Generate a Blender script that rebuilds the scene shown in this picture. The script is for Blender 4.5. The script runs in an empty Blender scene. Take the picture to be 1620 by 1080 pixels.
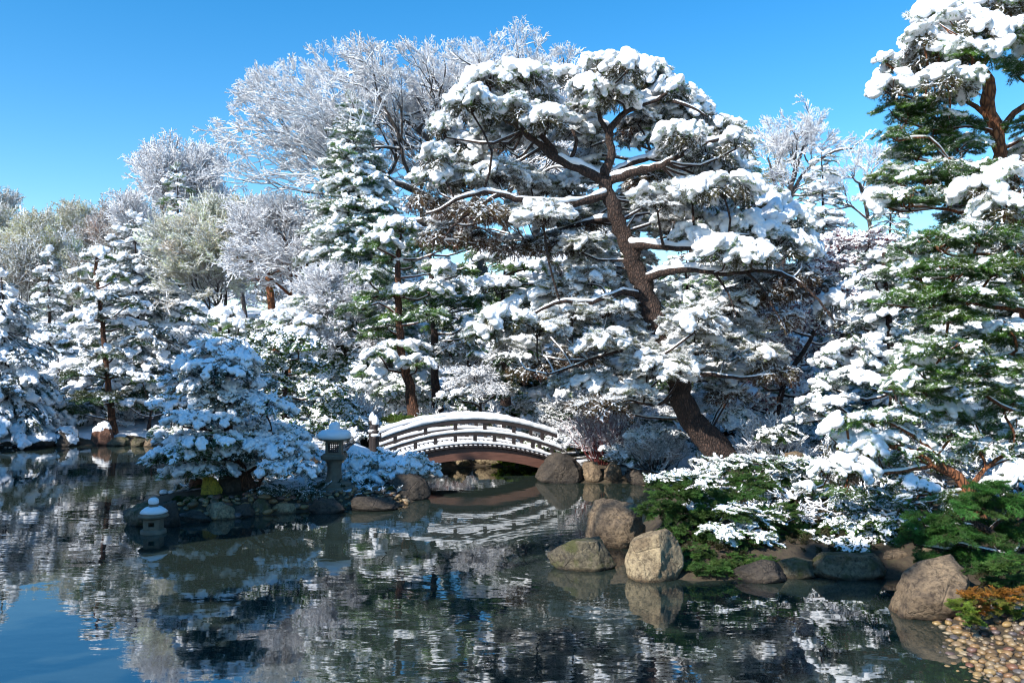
import bpy, math, random
import numpy as np
from mathutils import Vector
R_ = np.random.RandomState
random.seed(7)
SC = bpy.context.scene
COL = SC.collection
# ------------------------------------------------------------------ camera
F, PX0, HY, CH = 1350.0, 810.0, 560.0, 3.0          # focal in px of the 1620 wide photo, centre, horizon row, eye height
cam = bpy.data.objects.new('camera', bpy.data.cameras.new('camera'))
COL.objects.link(cam); SC.camera = cam
cam.location = (0, 0, CH); cam.rotation_euler = (math.pi/2, 0, 0)
cam.data.sensor_width = 36; cam.data.lens = 30.0; cam.data.shift_y = 20/1620
cam.data.clip_start = 0.1; cam.data.clip_end = 3000
# ------------------------------------------------------------------ light
SUN = Vector((-0.68, -0.60, 0.68)).normalized()     # towards the sun
wd = bpy.data.worlds.new('World'); SC.world = wd; wd.use_nodes = True
wn = wd.node_tree.nodes; wl = wd.node_tree.links
bg = wn['Background']
sky = wn.new('ShaderNodeTexSky'); sky.sky_type = 'NISHITA'; sky.sun_disc = False
sky.sun_elevation = math.asin(SUN.z)
sky.sun_rotation = math.atan2(SUN.x, SUN.y)
sky.air_density = 1.0; sky.dust_density = 0.15; sky.ozone_density = 1.6; sky.altitude = 300
hs = wn.new('ShaderNodeHueSaturation'); hs.inputs['Saturation'].default_value = 1.45; hs.inputs['Hue'].default_value = 0.497
wl.new(sky.outputs[0], hs.inputs['Color']); wl.new(hs.outputs[0], bg.inputs['Color'])
bg.inputs['Strength'].default_value = 0.101
sl = bpy.data.lights.new('sun', 'SUN'); sl.energy = 3.25; sl.angle = math.radians(0.5); sl.color = (1.0, 0.945, 0.87)
so = bpy.data.objects.new('sun', sl); COL.objects.link(so)
so.rotation_euler = SUN.to_track_quat('Z', 'Y').to_euler(); so.location = (-20, -10, 30)
SC.view_settings.view_transform = 'Standard'; SC.view_settings.look = 'None'
SC.view_settings.exposure = 1.2; SC.view_settings.gamma = 1.0; SC.view_settings.use_curve_mapping = False
SC.render.engine = 'CYCLES'
cy = SC.cycles
cy.max_bounces = 6; cy.diffuse_bounces = 3; cy.glossy_bounces = 3; cy.transmission_bounces = 3; cy.transparent_max_bounces = 6
cy.caustics_reflective = False; cy.caustics_refractive = False
cy.use_denoising = True; cy.denoising_prefilter = 'ACCURATE'; cy.filter_width = 1.15

# ------------------------------------------------------------------ small maths
def W(px, py, d):
    """the point of the place seen at photo pixel (px,py) at distance d"""
    return np.array([(px-PX0)/F*d, d, CH-(py-HY)/F*d])
def M(n, d): return n/F*d                           # photo pixels -> metres at distance d
def vnoise(P, f=1.0, s=0):
    """cheap smooth 3D noise, about -1..1"""
    P = np.asarray(P)*f; r = R_(1000+s); o = 0
    for k in range(5):
        a = r.uniform(-1, 1, 3); a /= np.linalg.norm(a); b = r.uniform(-1, 1, 3); b /= np.linalg.norm(b)
        o = o+np.sin(P@a*(1.0+k*.55)+r.uniform(0, 6)+1.3*np.sin(P@b*(.8+.4*k)+r.uniform(0, 6)))*(1-.13*k)
    return o/2.6
def curve(pts, step):
    P = [np.array(p, float) for p in pts]
    if len(P) == 2: P.insert(1, (P[0]+P[1])/2)
    P = [2*P[0]-P[1]]+P+[2*P[-1]-P[-2]]; out = []
    for i in range(1, len(P)-2):
        n = max(1, int(np.linalg.norm(P[i+1]-P[i])/step))
        for k in range(n):
            t = k/n
            out.append(.5*((2*P[i])+(-P[i-1]+P[i+1])*t+(2*P[i-1]-5*P[i]+4*P[i+1]-P[i+2])*t*t+(-P[i-1]+3*P[i]-3*P[i+1]+P[i+2])*t**3))
    out.append(P[-2]); return np.array(out)

# ------------------------------------------------------------------ mesh buffer
class Buf:
    def __init__(s): s.v = []; s.q = []; s.t = []; s.n = 0
    def add(s, v, quads=None, tris=None, m=0):
        v = np.asarray(v, float)
        if quads is not None and len(quads): s.q.append((np.asarray(quads)+s.n, m))
        if tris is not None and len(tris): s.t.append((np.asarray(tris)+s.n, m))
        s.v.append(v); s.n += len(v)
    def mesh(s, name, mats, smooth=True, off=None):
        me = bpy.data.meshes.new(name)
        if not s.n: return me
        v = np.concatenate(s.v)
        if off is not None: v = v-np.asarray(off)
        me.vertices.add(len(v)); me.vertices.foreach_set('co', v.astype('f').ravel())
        loops = []; tot = []; mi = []
        for a, m in s.q: loops.append(a.ravel()); tot.append(np.full(len(a), 4)); mi.append(np.full(len(a), m))
        for a, m in s.t: loops.append(a.ravel()); tot.append(np.full(len(a), 3)); mi.append(np.full(len(a), m))
        loops = np.concatenate(loops).astype('i'); tot = np.concatenate(tot).astype('i'); mi = np.concatenate(mi).astype('i')
        me.loops.add(len(loops)); me.loops.foreach_set('vertex_index', loops)
        me.polygons.add(len(tot)); st = np.concatenate([[0], np.cumsum(tot)[:-1]]).astype('i')
        me.polygons.foreach_set('loop_start', st); me.polygons.foreach_set('loop_total', tot)
        me.polygons.foreach_set('material_index', mi)
        me.polygons.foreach_set('use_smooth', np.full(len(tot), bool(smooth)))
        for m in mats: me.materials.append(m)
        me.update(calc_edges=True); me.validate()
        return me
    # shapes -------------------------------------------------------
    def segs(s, A, B, ra, rb, n=4, m=0):
        A = np.asarray(A, float); B = np.asarray(B, float)
        if not len(A): return
        D = B-A; D /= np.linalg.norm(D, axis=1)[:, None]+1e-9
        ref = np.where(np.abs(D[:, 2:3]) > .9, [[1., 0, 0]], [[0, 0, 1.]])
        U = np.cross(D, ref); U /= np.linalg.norm(U, axis=1)[:, None]+1e-9; V = np.cross(D, U)
        a = np.arange(n)/n*2*math.pi
        ring = U[:, None]*np.cos(a)[None, :, None]+V[:, None]*np.sin(a)[None, :, None]
        v = np.concatenate([A[:, None]+ring*np.asarray(ra).reshape(-1, 1, 1), B[:, None]+ring*np.asarray(rb).reshape(-1, 1, 1)], 1).reshape(-1, 3)
        k = np.arange(n); f = np.stack([k, (k+1) % n, (k+1) % n+n, k+n], 1)
        f = (f[None]+(np.arange(len(A))*2*n)[:, None, None]).reshape(-1, 4)
        s.add(v, quads=f, m=m)
    def tube(s, P, R, n=8, m=0, squash=1.0, lump=0.0, seed=0, cap=True):
        P = np.asarray(P, float); N = len(P); R = np.broadcast_to(np.asarray(R, float), (N,))
        T = np.gradient(P, axis=0); T /= np.linalg.norm(T, axis=1)[:, None]+1e-9
        up = np.array([0, 0, 1.]) if abs(T[0][2]) < .9 else np.array([1., 0, 0])
        U = np.cross(T[0], up); U /= np.linalg.norm(U); rings = []
        a = np.arange(n)/n*2*math.pi
        for i in range(N):
            U = U-T[i]*(U@T[i]); U /= np.linalg.norm(U)+1e-9; V = np.cross(T[i], U)
            rr = R[i]
            c = P[i]+rr*(np.cos(a)[:, None]*U+np.sin(a)[:, None]*V*squash)
            rings.append(c)
        v = np.array(rings)
        if lump:
            ax = v-P[:, None]; nz = vnoise(v.reshape(-1, 3), 1/max(R.mean()*1.6, .01), seed).reshape(N, n, 1)
            nz2 = vnoise(v.reshape(-1, 3), 1/max(R.mean()*.5, .01), seed+1).reshape(N, n, 1)
            v = v+ax*(nz+.5*nz2)*lump
        v = v.reshape(-1, 3); i = np.arange(N-1)[:, None]*n; k = np.arange(n)[None]
        q = np.stack([i+k, i+(k+1) % n, i+n+(k+1) % n, i+n+k], -1).reshape(-1, 4)
        t = None
        if cap:
            v = np.vstack([v, P[0]-T[0]*R[0]*.4, P[-1]+T[-1]*R[-1]*.4]); e = N*n; k = np.arange(n)
            t = np.vstack([np.stack([(k+1) % n, k, np.full(n, e)], 1), np.stack([(N-1)*n+k, (N-1)*n+(k+1) % n, np.full(n, e+1)], 1)])
        s.add(v, quads=q, tris=t, m=m)
    def box(s, c, h, m=0, R=None):
        v = np.array([[x, y, z] for x in (-1, 1) for y in (-1, 1) for z in (-1, 1)], float)*np.asarray(h)
        if R is not None: v = v@np.asarray(R).T
        s.add(v+np.asarray(c), quads=[[0, 1, 3, 2], [4, 6, 7, 5], [0, 4, 5, 1], [2, 3, 7, 6], [0, 2, 6, 4], [1, 5, 7, 3]], m=m)
    def blob(s, c, r, sub=2, m=0, lump=.15, seed=0, yaw=0):
        V, T = ICO[sub]; v = V*(1+lump*vnoise(V, 2.2, seed)[:, None])*np.asarray(r)
        if yaw: cc, ss = math.cos(yaw), math.sin(yaw); v = v@np.array([[cc, ss, 0], [-ss, cc, 0], [0, 0, 1]])
        s.add(v+np.asarray(c), tris=T, m=m)
    def lathe(s, prof, n=24, m=0, c=(0, 0, 0), sq=False, wob=0, seed=0):
        rings = []
        for r, z in prof:
            a = np.arange(n)/n*2*math.pi+math.pi/n
            rr = r/np.maximum(np.abs(np.cos(a)), np.abs(np.sin(a))) if sq else np.full(n, r)
            rings.append(np.stack([rr*np.cos(a), rr*np.sin(a), np.full(n, z)], 1))
        v = np.array(rings).reshape(-1, 3); N = len(prof)
        if wob: v = v*(1+wob*vnoise(v, 9, seed)[:, None]*np.array([1, 1, .3]))
        i = np.arange(N-1)[:, None]*n; k = np.arange(n)[None]
        q = np.stack([i+k, i+(k+1) % n, i+n+(k+1) % n, i+n+k], -1).reshape(-1, 4)
        s.add(v+np.asarray(c), quads=q, m=m)
def _ico():
    import bmesh
    out = {}
    for k in (1, 2, 3, 4, 5):
        bm = bmesh.new(); bmesh.ops.create_icosphere(bm, subdivisions=k, radius=1)
        out[k] = (np.array([v.co[:] for v in bm.verts]), np.array([[v.index for v in f.verts] for f in bm.faces])); bm.free()
    return out
ICO = _ico()

def mkobj(name, me, parent=None, loc=None, kind=None):
    o = bpy.data.objects.new(name, me); COL.objects.link(o)
    if parent: o.parent = parent
    if loc is not None: o.location = loc
    if kind: o['kind'] = kind
    return o
def thing(name, label, cat, loc, rz=0, group=None):
    o = bpy.data.objects.new(name, None); COL.objects.link(o); o.empty_display_size = .2
    o.location = loc; o.rotation_euler = (0, 0, rz); o['label'] = label; o['category'] = cat
    if group: o['group'] = group
    return o

# ------------------------------------------------------------------ materials
def mat(name): 
    m = bpy.data.materials.new(name); m.use_nodes = True; nt = m.node_tree; b = nt.nodes['Principled BSDF']
    return m, nt, b
def nd(nt, t, **kw):
    n = nt.nodes.new(t)
    for k, v in kw.items():
        if k in n.inputs: n.inputs[k].default_value = v
        else: setattr(n, k, v)
    return n
def ramp(nt, src, stops):
    r = nt.nodes.new('ShaderNodeValToRGB'); e = r.color_ramp.elements
    while len(e) < len(stops): e.new(.5)
    for i, (p, c) in enumerate(stops): e[i].position = p; e[i].color = (*c, 1)
    nt.links.new(src, r.inputs[0]); return r.outputs[0]
def noise(nt, scale, detail=4, vec=None, rough=.55):
    n = nd(nt, 'ShaderNodeTexNoise'); n.inputs['Scale'].default_value = scale; n.inputs['Detail'].default_value = detail; n.inputs['Roughness'].default_value = rough
    if vec is None: vec = nd(nt, 'ShaderNodeNewGeometry').outputs['Position']
    nt.links.new(vec, n.inputs['Vector']); return n.outputs['Fac']
def bump(nt, b, h, dist, strength=1.0):
    n = nd(nt, 'ShaderNodeBump'); n.inputs['Distance'].default_value = dist; n.inputs['Strength'].default_value = strength
    nt.links.new(h, n.inputs['Height']); nt.links.new(n.outputs[0], b.inputs['Normal']); return n
def mix(nt, f, a, b_):
    n = nd(nt, 'ShaderNodeMix', data_type='RGBA')
    for s_, v in ((0, f), (6, a), (7, b_)):
        if isinstance(v, (tuple, float, int)): n.inputs[s_].default_value = v if not isinstance(v, tuple) else (*v, 1)
        else: nt.links.new(v, n.inputs[s_])
    return n.outputs[2]
def snow_mat():
    m, nt, b = mat('snow')
    c = ramp(nt, noise(nt, 3.0, 3), [(.3, (.86, .885, .92)), (.7, (.92, .93, .945))])
    nt.links.new(c, b.inputs['Base Color']); b.inputs['Roughness'].default_value = .55
    b.inputs['Specular IOR Level'].default_value = .25
    bump(nt, b, noise(nt, 38, 3), .010, .6); return m
SNOW = snow_mat()
def frost_mat():
    m, nt, b = mat('frost')
    b.inputs['Base Color'].default_value = (.90, .91, .91, 1); b.inputs['Roughness'].default_value = .7
    b.inputs['Specular IOR Level'].default_value = .1
    tr = nd(nt, 'ShaderNodeBsdfTranslucent'); tr.inputs['Color'].default_value = (.7, .72, .74, 1)
    mx = nd(nt, 'ShaderNodeMixShader'); mx.inputs[0].default_value = .25
    out = nt.nodes['Material Output']
    nt.links.new(b.outputs[0], mx.inputs[1]); nt.links.new(tr.outputs[0], mx.inputs[2]); nt.links.new(mx.outputs[0], out.inputs[0]); return m
FROST = frost_mat()
def leaf_mat():
    m, nt, b = mat('needles')
    a = nd(nt, 'ShaderNodeAttribute', attribute_type='INSTANCER', attribute_name='col')
    f = noise(nt, 9, 2)
    c = mix(nt, f, a.outputs['Color'], (0, 0, 0))
    n = nt.nodes[-1]
    hsv = nd(nt, 'ShaderNodeHueSaturation'); nt.links.new(a.outputs['Color'], hsv.inputs['Color'])
    v = nd(nt, 'ShaderNodeMapRange'); v.inputs[1].default_value = .3; v.inputs[2].default_value = .7; v.inputs[3].default_value = .65; v.inputs[4].default_value = 1.5
    nt.links.new(f, v.inputs[0]); nt.links.new(v.outputs[0], hsv.inputs['Value'])
    nt.links.new(hsv.outputs[0], b.inputs['Base Color']); b.inputs['Roughness'].default_value = .5
    b.inputs['Specular IOR Level'].default_value = .35
    tr = nd(nt, 'ShaderNodeBsdfTranslucent'); nt.links.new(hsv.outputs[0], tr.inputs['Color'])
    mx = nd(nt, 'ShaderNodeMixShader'); mx.inputs[0].default_value = .4
    nt.links.new(b.outputs[0], mx.inputs[1]); nt.links.new(tr.outputs[0], mx.inputs[2]); nt.links.new(mx.outputs[0], nt.nodes['Material Output'].inputs[0])
    return m
LEAF = leaf_mat()
def bark_mat(name, c1, c2, sc=14, d=.02):
    m, nt, b = mat(name)
    g = nd(nt, 'ShaderNodeNewGeometry'); mp = nd(nt, 'ShaderNodeMapping'); mp.inputs['Scale'].default_value = (1, 1, .35)
    nt.links.new(g.outputs['Position'], mp.inputs[0])
    f = noise(nt, sc, 6, mp.outputs[0], .65); vo = nd(nt, 'ShaderNodeTexVoronoi', feature='DISTANCE_TO_EDGE'); vo.inputs['Scale'].default_value = sc*1.6
    nt.links.new(mp.outputs[0], vo.inputs['Vector'])
    c = ramp(nt, f, [(.3, c1), (.68, c2)])
    e = ramp(nt, vo.outputs['Distance'], [(0, (0, 0, 0)), (.25, (1, 1, 1))])
    c = mix(nt, e, tuple(x*.6 for x in c1), c)
    nt.links.new(c, b.inputs['Base Color']); b.inputs['Roughness'].default_value = .85
    ad = nd(nt, 'ShaderNodeMath', operation='ADD'); nt.links.new(f, ad.inputs[0]); nt.links.new(e, ad.inputs[1])
    bump(nt, b, ad.outputs[0], d, .9); return m
BARK = bark_mat('bark_dark', (.028, .018, .015), (.10, .055, .038))
BARK_BROWN = bark_mat('bark_brown', (.06, .026, .014), (.19, .08, .04), 12)
BARK_RED = bark_mat('bark_red', (.13, .045, .018), (.42, .16, .06), 11)
BARK_GREY = bark_mat('bark_grey', (.05, .042, .038), (.16, .13, .11))
def twig_mat(name, c):
    m, nt, b = mat(name); b.inputs['Base Color'].default_value = (*c, 1); b.inputs['Roughness'].default_value = .8; return m
BARK_PALE = bark_mat('bark_pale', (.22, .18, .14), (.45, .38, .30))
TWIG = twig_mat('twig', (.07, .042, .03)); TWIG_RED = twig_mat('twig_red', (.20, .045, .04)); TWIG_FROST = twig_mat('twig_frost', (.11, .07, .06)); TWIG_PALE = twig_mat('twig_pale', (.42, .36, .26))
def rock_mat(name, c1, c2, moss=.0, mossc=(.10, .12, .02), wet=True):
    m, nt, b = mat(name)
    g = nd(nt, 'ShaderNodeNewGeometry'); f = noise(nt, 3.0, 8, g.outputs['Position'], .65); f2 = noise(nt, 19, 8, g.outputs['Position'], .78)
    c = ramp(nt, f, [(.36, c1), (.60, c2)])
    k = ramp(nt, f2, [(.38, (.34, .32, .30)), (.50, (.95, .95, .95)), (.64, (1.35, 1.33, 1.28))])
    mu = nd(nt, 'ShaderNodeMix', data_type='RGBA', blend_type='MULTIPLY'); mu.inputs[0].default_value = 1; nt.links.new(c, mu.inputs[6]); nt.links.new(k, mu.inputs[7]); c = mu.outputs[2]
    if moss:
        f3 = noise(nt, 4.2, 5, g.outputs['Position'], .6); mm = ramp(nt, f3, [(1-moss-.12, (0, 0, 0)), (1-moss, (1, 1, 1))])
        c = mix(nt, mm, c, mossc)
    r = b.inputs['Roughness']; r.default_value = .7
    if wet:                                                 # the dark wet line just above the water
        sx = nd(nt, 'ShaderNodeSeparateXYZ'); nt.links.new(g.outputs['Position'], sx.inputs[0])
        ad = nd(nt, 'ShaderNodeMath', operation='MULTIPLY_ADD'); nt.links.new(f2, ad.inputs[0]); ad.inputs[1].default_value = .05; nt.links.new(sx.outputs[2], ad.inputs[2])
        wv = nd(nt, 'ShaderNodeMapRange'); wv.inputs[1].default_value = .04; wv.inputs[2].default_value = .09; nt.links.new(ad.outputs[0], wv.inputs[0])
        mu = nd(nt, 'ShaderNodeMix', data_type='RGBA', blend_type='MULTIPLY'); mu.inputs[0].default_value = 1; nt.links.new(c, mu.inputs[6])
        nt.links.new(ramp(nt, wv.outputs[0], [(0, (.38, .33, .28)), (1, (1, 1, 1))]), mu.inputs[7]); c = mu.outputs[2]
    nt.links.new(c, b.inputs['Base Color'])
    vo = nd(nt, 'ShaderNodeTexVoronoi', feature='DISTANCE_TO_EDGE'); vo.inputs['Scale'].default_value = 2.1
    dn = nd(nt, 'ShaderNodeMix', data_type='VECTOR'); 
    ad = nd(nt, 'ShaderNodeVectorMath', operation='MULTIPLY_ADD'); nt.links.new(noise(nt, 5, 4, g.outputs['Position']), ad.inputs[0]); ad.inputs[1].default_value = (.5, .5, .5); nt.links.new(g.outputs['Position'], ad.inputs[2])
    nt.links.new(ad.outputs[0], vo.inputs['Vector'])
    cr = ramp(nt, vo.outputs['Distance'], [(0, (0, 0, 0)), (.03, (1, 1, 1))])
    a2 = nd(nt, 'ShaderNodeMath', operation='MULTIPLY_ADD'); nt.links.new(cr, a2.inputs[0]); a2.inputs[1].default_value = .35
    a3 = nd(nt, 'ShaderNodeMath', operation='ADD'); nt.links.new(f2, a3.inputs[0]); nt.links.new(f, a3.inputs[1]); nt.links.new(a3.outputs[0], a2.inputs[2])
    bump(nt, b, a2.outputs[0], .05, .9); return m
ROCK_TAN = rock_mat('rock_tan', (.20, .145, .085), (.42, .33, .20), .12, (.14, .13, .04))
ROCK_BROWN = rock_mat('rock_brown', (.12, .085, .055), (.28, .20, .12), .15)
ROCK_DARK = rock_mat('rock_dark', (.028, .022, .016), (.085, .066, .048), .18, (.06, .08, .02))
ROCK_MOSS = rock_mat('rock_mossy', (.09, .075, .05), (.20, .165, .10), .40, (.075, .075, .022))
ROCK_SUN_GOLD = rock_mat('rock_sun_gold', (.38, .27, .03), (.55, .42, .05), .1, (.2, .18, .04))  # yellow stone, base colour kept high to stand in for a sunlit patch
ROCK_RED = rock_mat('rock_red', (.12, .05, .03), (.26, .12, .07), .1)
ROCKS = dict(tan=ROCK_TAN, brown=ROCK_BROWN, dark=ROCK_DARK, moss=ROCK_MOSS, sun_gold=ROCK_SUN_GOLD, red=ROCK_RED)
def stone_mat():
    m, nt, b = mat('lantern_stone'); f = noise(nt, 60, 4); f1 = noise(nt, 6, 5)
    c = mix(nt, f, ramp(nt, f1, [(.35, (.12, .098, .07)), (.65, (.25, .21, .15))]), (.16, .135, .10))
    nt.links.new(c, b.inputs['Base Color']); b.inputs['Roughness'].default_value = .85; bump(nt, b, f, .006, .8); return m
STONE = stone_mat()
def wood_mat(name, c1, c2):
    m, nt, b = mat(name); tc = nd(nt, 'ShaderNodeTexCoord'); mp = nd(nt, 'ShaderNodeMapping'); mp.inputs['Scale'].default_value = (.6, 6, 9)
    nt.links.new(tc.outputs['Object'], mp.inputs[0]); f = noise(nt, 6, 6, mp.outputs[0], .6)
    nt.links.new(ramp(nt, f, [(.3, c1), (.7, c2)]), b.inputs['Base Color']); b.inputs['Roughness'].default_value = .6; bump(nt, b, f, .004, .7); return m
WOOD_DARK = wood_mat('wood_dark', (.018, .014, .014), (.055, .040, .036))
WOOD_RED = wood_mat('wood_red', (.105, .046, .032), (.20, .092, .062))
def pebble_mat():
    m, nt, b = mat('pebbles'); oi = nd(nt, 'ShaderNodeObjectInfo')
    a = nd(nt, 'ShaderNodeAttribute', attribute_type='INSTANCER', attribute_name='col')
    ad = nd(nt, 'ShaderNodeMath', operation='ADD'); nt.links.new(oi.outputs['Random'], ad.inputs[0]); ad.inputs[1].default_value = 0
    c = ramp(nt, ad.outputs[0], [(0, (.16, .10, .05)), (.22, (.30, .19, .085)), (.42, (.20, .16, .12)), (.6, (.36, .24, .10)), (.75, (.20, .09, .055)), (.88, (.11, .10, .10)), (1, (.38, .29, .17))])
    f = noise(nt, 40, 4)
    mu = nd(nt, 'ShaderNodeMix', data_type='RGBA', blend_type='MULTIPLY'); mu.inputs[0].default_value = 1; nt.links.new(c, mu.inputs[6]); nt.links.new(ramp(nt, f, [(.3, (.6, .6, .6)), (.7, (1.1, 1.1, 1.1))]), mu.inputs[7])
    nt.links.new(mu.outputs[2], b.inputs['Base Color']); b.inputs['Roughness'].default_value = .45; return m
PEB = pebble_mat()
def ground_mat():
    m, nt, b = mat('ground'); g = nd(nt, 'ShaderNodeNewGeometry')
    f = noise(nt, 1.1, 6, g.outputs['Position'], .6); f2 = noise(nt, 9, 6, g.outputs['Position'], .7)
    soil = ramp(nt, f2, [(.3, (.025, .02, .012)), (.55, (.07, .05, .03)), (.75, (.05, .07, .02))])
    at = nd(nt, 'ShaderNodeAttribute', attribute_name='snowy')
    ad = nd(nt, 'ShaderNodeMath', operation='MULTIPLY_ADD'); nt.links.new(f, ad.inputs[0]); ad.inputs[1].default_value = .9; nt.links.new(at.outputs['Fac'], ad.inputs[2])
    ad2 = nd(nt, 'ShaderNodeMath', operation='MULTIPLY_ADD'); nt.links.new(f2, ad2.inputs[0]); ad2.inputs[1].default_value = .35; nt.links.new(ad.outputs[0], ad2.inputs[2])
    k = ramp(nt, ad2.outputs[0], [(.92, (0, 0, 0)), (.99, (1, 1, 1))])
    nt.links.new(mix(nt, k, soil, (.88, .9, .93)), b.inputs['Base Color']); b.inputs['Roughness'].default_value = .8
    a3 = nd(nt, 'ShaderNodeMath', operation='ADD'); nt.links.new(f2, a3.inputs[0]); nt.links.new(k, a3.inputs[1])
    bump(nt, b, a3.outputs[0], .04, .8); return m
GROUND = ground_mat()
def water_mat():
    m, nt, b = mat('pond_water')
    for n in list(nt.nodes): nt.nodes.remove(n)
    out = nd(nt, 'ShaderNodeOutputMaterial'); g = nd(nt, 'ShaderNodeNewGeometry'); P = g.outputs['Position']
    def mp(sx, sy, rz=0):
        q = nd(nt, 'ShaderNodeMapping'); q.inputs['Scale'].default_value = (sx, sy, 1); q.inputs['Rotation'].default_value = (0, 0, rz); nt.links.new(P, q.inputs[0]); return q.outputs[0]
    n1 = noise(nt, 2.4, 1, mp(.75, 1.3, .1), .4); n2 = noise(nt, 8.0, 1, mp(.7, 1.4, -.15), .4)
    rg = nd(nt, 'ShaderNodeVectorMath', operation='DISTANCE'); nt.links.new(P, rg.inputs[0]); rg.inputs[1].default_value = (1.15, 12.9, 0)   # rings spreading from the half-sunk boulder
    sn = nd(nt, 'ShaderNodeMath', operation='MULTIPLY'); nt.links.new(rg.outputs['Value'], sn.inputs[0]); sn.inputs[1].default_value = 30
    s2 = nd(nt, 'ShaderNodeMath', operation='SINE'); nt.links.new(sn.outputs[0], s2.inputs[0])
    fall = nd(nt, 'ShaderNodeMapRange'); nt.links.new(rg.outputs['Value'], fall.inputs[0]); fall.inputs[1].default_value = .6; fall.inputs[2].default_value = 3.4; fall.inputs[3].default_value = .10; fall.inputs[4].default_value = 0
    s3 = nd(nt, 'ShaderNodeMath', operation='MULTIPLY'); nt.links.new(s2.outputs[0], s3.inputs[0]); nt.links.new(fall.outputs[0], s3.inputs[1])
    big = noise(nt, .33, 2, mp(.7, 1.2, .5), .5)
    amp = nd(nt, 'ShaderNodeMapRange'); nt.links.new(big, amp.inputs[0]); amp.inputs[1].default_value = .36; amp.inputs[2].default_value = .62; amp.inputs[3].default_value = .22; amp.inputs[4].default_value = 1.0
    a = nd(nt, 'ShaderNodeMath', operation='MULTIPLY_ADD'); nt.links.new(n2, a.inputs[0]); a.inputs[1].default_value = .24; nt.links.new(n1, a.inputs[2])
    a2 = nd(nt, 'ShaderNodeMath', operation='MULTIPLY'); nt.links.new(a.outputs[0], a2.inputs[0]); nt.links.new(amp.outputs[0], a2.inputs[1])
    a4 = nd(nt, 'ShaderNodeMath', operation='ADD'); nt.links.new(a2.outputs[0], a4.inputs[0]); nt.links.new(s3.outputs[0], a4.inputs[1])
    bp = nd(nt, 'ShaderNodeBump'); bp.inputs['Distance'].default_value = .0036; bp.inputs['Strength'].default_value = 1; nt.links.new(a4.outputs[0], bp.inputs['Height'])
    fr = nd(nt, 'ShaderNodeFresnel'); fr.inputs['IOR'].default_value = 3.3; nt.links.new(bp.outputs[0], fr.inputs['Normal'])
    gl = nd(nt, 'ShaderNodeBsdfGlossy'); gl.inputs['Roughness'].default_value = .02; gl.inputs['Color'].default_value = (1, 1, 1, 1); nt.links.new(bp.outputs[0], gl.inputs['Normal'])
    tr = nd(nt, 'ShaderNodeBsdfTransparent'); tr.inputs['Color'].default_value = (.50, .47, .34, 1)
    df = nd(nt, 'ShaderNodeBsdfDiffuse'); df.inputs['Color'].default_value = (.044, .066, .054, 1)
    m1 = nd(nt, 'ShaderNodeMixShader'); m1.inputs[0].default_value = .45; nt.links.new(tr.outputs[0], m1.inputs[1]); nt.links.new(df.outputs[0], m1.inputs[2])
    m2 = nd(nt, 'ShaderNodeMixShader'); nt.links.new(fr.outputs[0], m2.inputs[0]); nt.links.new(m1.outputs[0], m2.inputs[1]); nt.links.new(gl.outputs[0], m2.inputs[2])
    nt.links.new(m2.outputs[0], out.inputs[0]); return m
WATER = water_mat()

# ------------------------------------------------------------------ ground and pond
POND = np.array([(-24, 27), (-16.6, 27.7), (-14.7, 27.9), (-12.2, 28.7), (-10.2, 28.6), (-8.2, 27.4), (-7.6, 24), (-7.3, 20), (-7.3, 17.6), (-7.5, 16.4), (-6.95, 15.2),
    (-6.0, 14.9), (-5.7, 15.3), (-5.1, 15.5), (-4.5, 15.9), (-3.75, 16.3), (-2.96, 16.6), (-2.05, 16.9), (-1.85, 18.4), (-2.05, 20.2), (-2.0, 22.0), (-.84, 22.8), (.6, 22.7), (1.0, 21.6), (.75, 20.1),
    (1.4, 19.9), (2.8, 19.8), (3.2, 18.8), (2.7, 16.5), (2.2, 14.8), (2.0, 12.9), (1.9, 11.6), (2.4, 11.25), (3.3, 11.4), (4.1, 11.5), (5.3, 11.4), (4.9, 9.9), (4.75, 9.1), (4.45, 8.2), (3.9, 5), (4.2, 0), (4, -6), (-12, -6), (-12, 8), (-14, 16), (-19, 24)], float)
def shore(P):
    """signed distance to the pond edge, positive on land"""
    P = np.asarray(P, float); x, y = P[:, 0], P[:, 1]; d = np.full(len(P), 1e9); ins = np.zeros(len(P), bool)
    for a, b in zip(POND, np.roll(POND, -1, 0)):
        e = b-a; t = np.clip(((x-a[0])*e[0]+(y-a[1])*e[1])/(e@e), 0, 1)
        d = np.minimum(d, np.hypot(x-a[0]-t*e[0], y-a[1]-t*e[1]))
        c = ((a[1] > y) != (b[1] > y)) & (x < (b[0]-a[0])*(y-a[1])/(b[1]-a[1]+1e-12)+a[0]); ins ^= c
    return np.where(ins, -d, d)
def sstep(x): x = np.clip(x, 0, 1); return x*x*(3-2*x)
def gz(P):
    P = np.atleast_2d(P)[:, :2]; d = shore(P); x, y = P[:, 0], P[:, 1]; r = np.hypot(x, y)
    beach = sstep((9.7-y)/1.2)*sstep((x-3)/1)
    z = .30*sstep(d/.6)*(1-beach)+.10*np.maximum(d, 0)*beach*(d < 8)+.085*np.clip(d-1.5, 0, 30)
    pen = sstep((x+8.5)/1)*sstep((-1-x)/1)*sstep((22-y)/2); z = np.where(d > 0, z*(1-.25*pen), z)
    z = z+sstep((-x-6)/10)*.10*np.clip(y-34, 0, 40)
    z = np.minimum(z, 7.5)
    P3 = np.stack([x, y, 0*x], 1)
    z = z+(.05*vnoise(P3, 1.7, 3)+.10*vnoise(P3, .5, 4))*sstep(d/2)
    z = np.where(d <= 0, -.42*sstep(-d/1.4)*(1-.5*beach)-.02+.03*vnoise(P3, 2.3, 5)*sstep(-d), z)
    return z
def G(x, y): return float(gz([(x, y)])[0])
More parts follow.
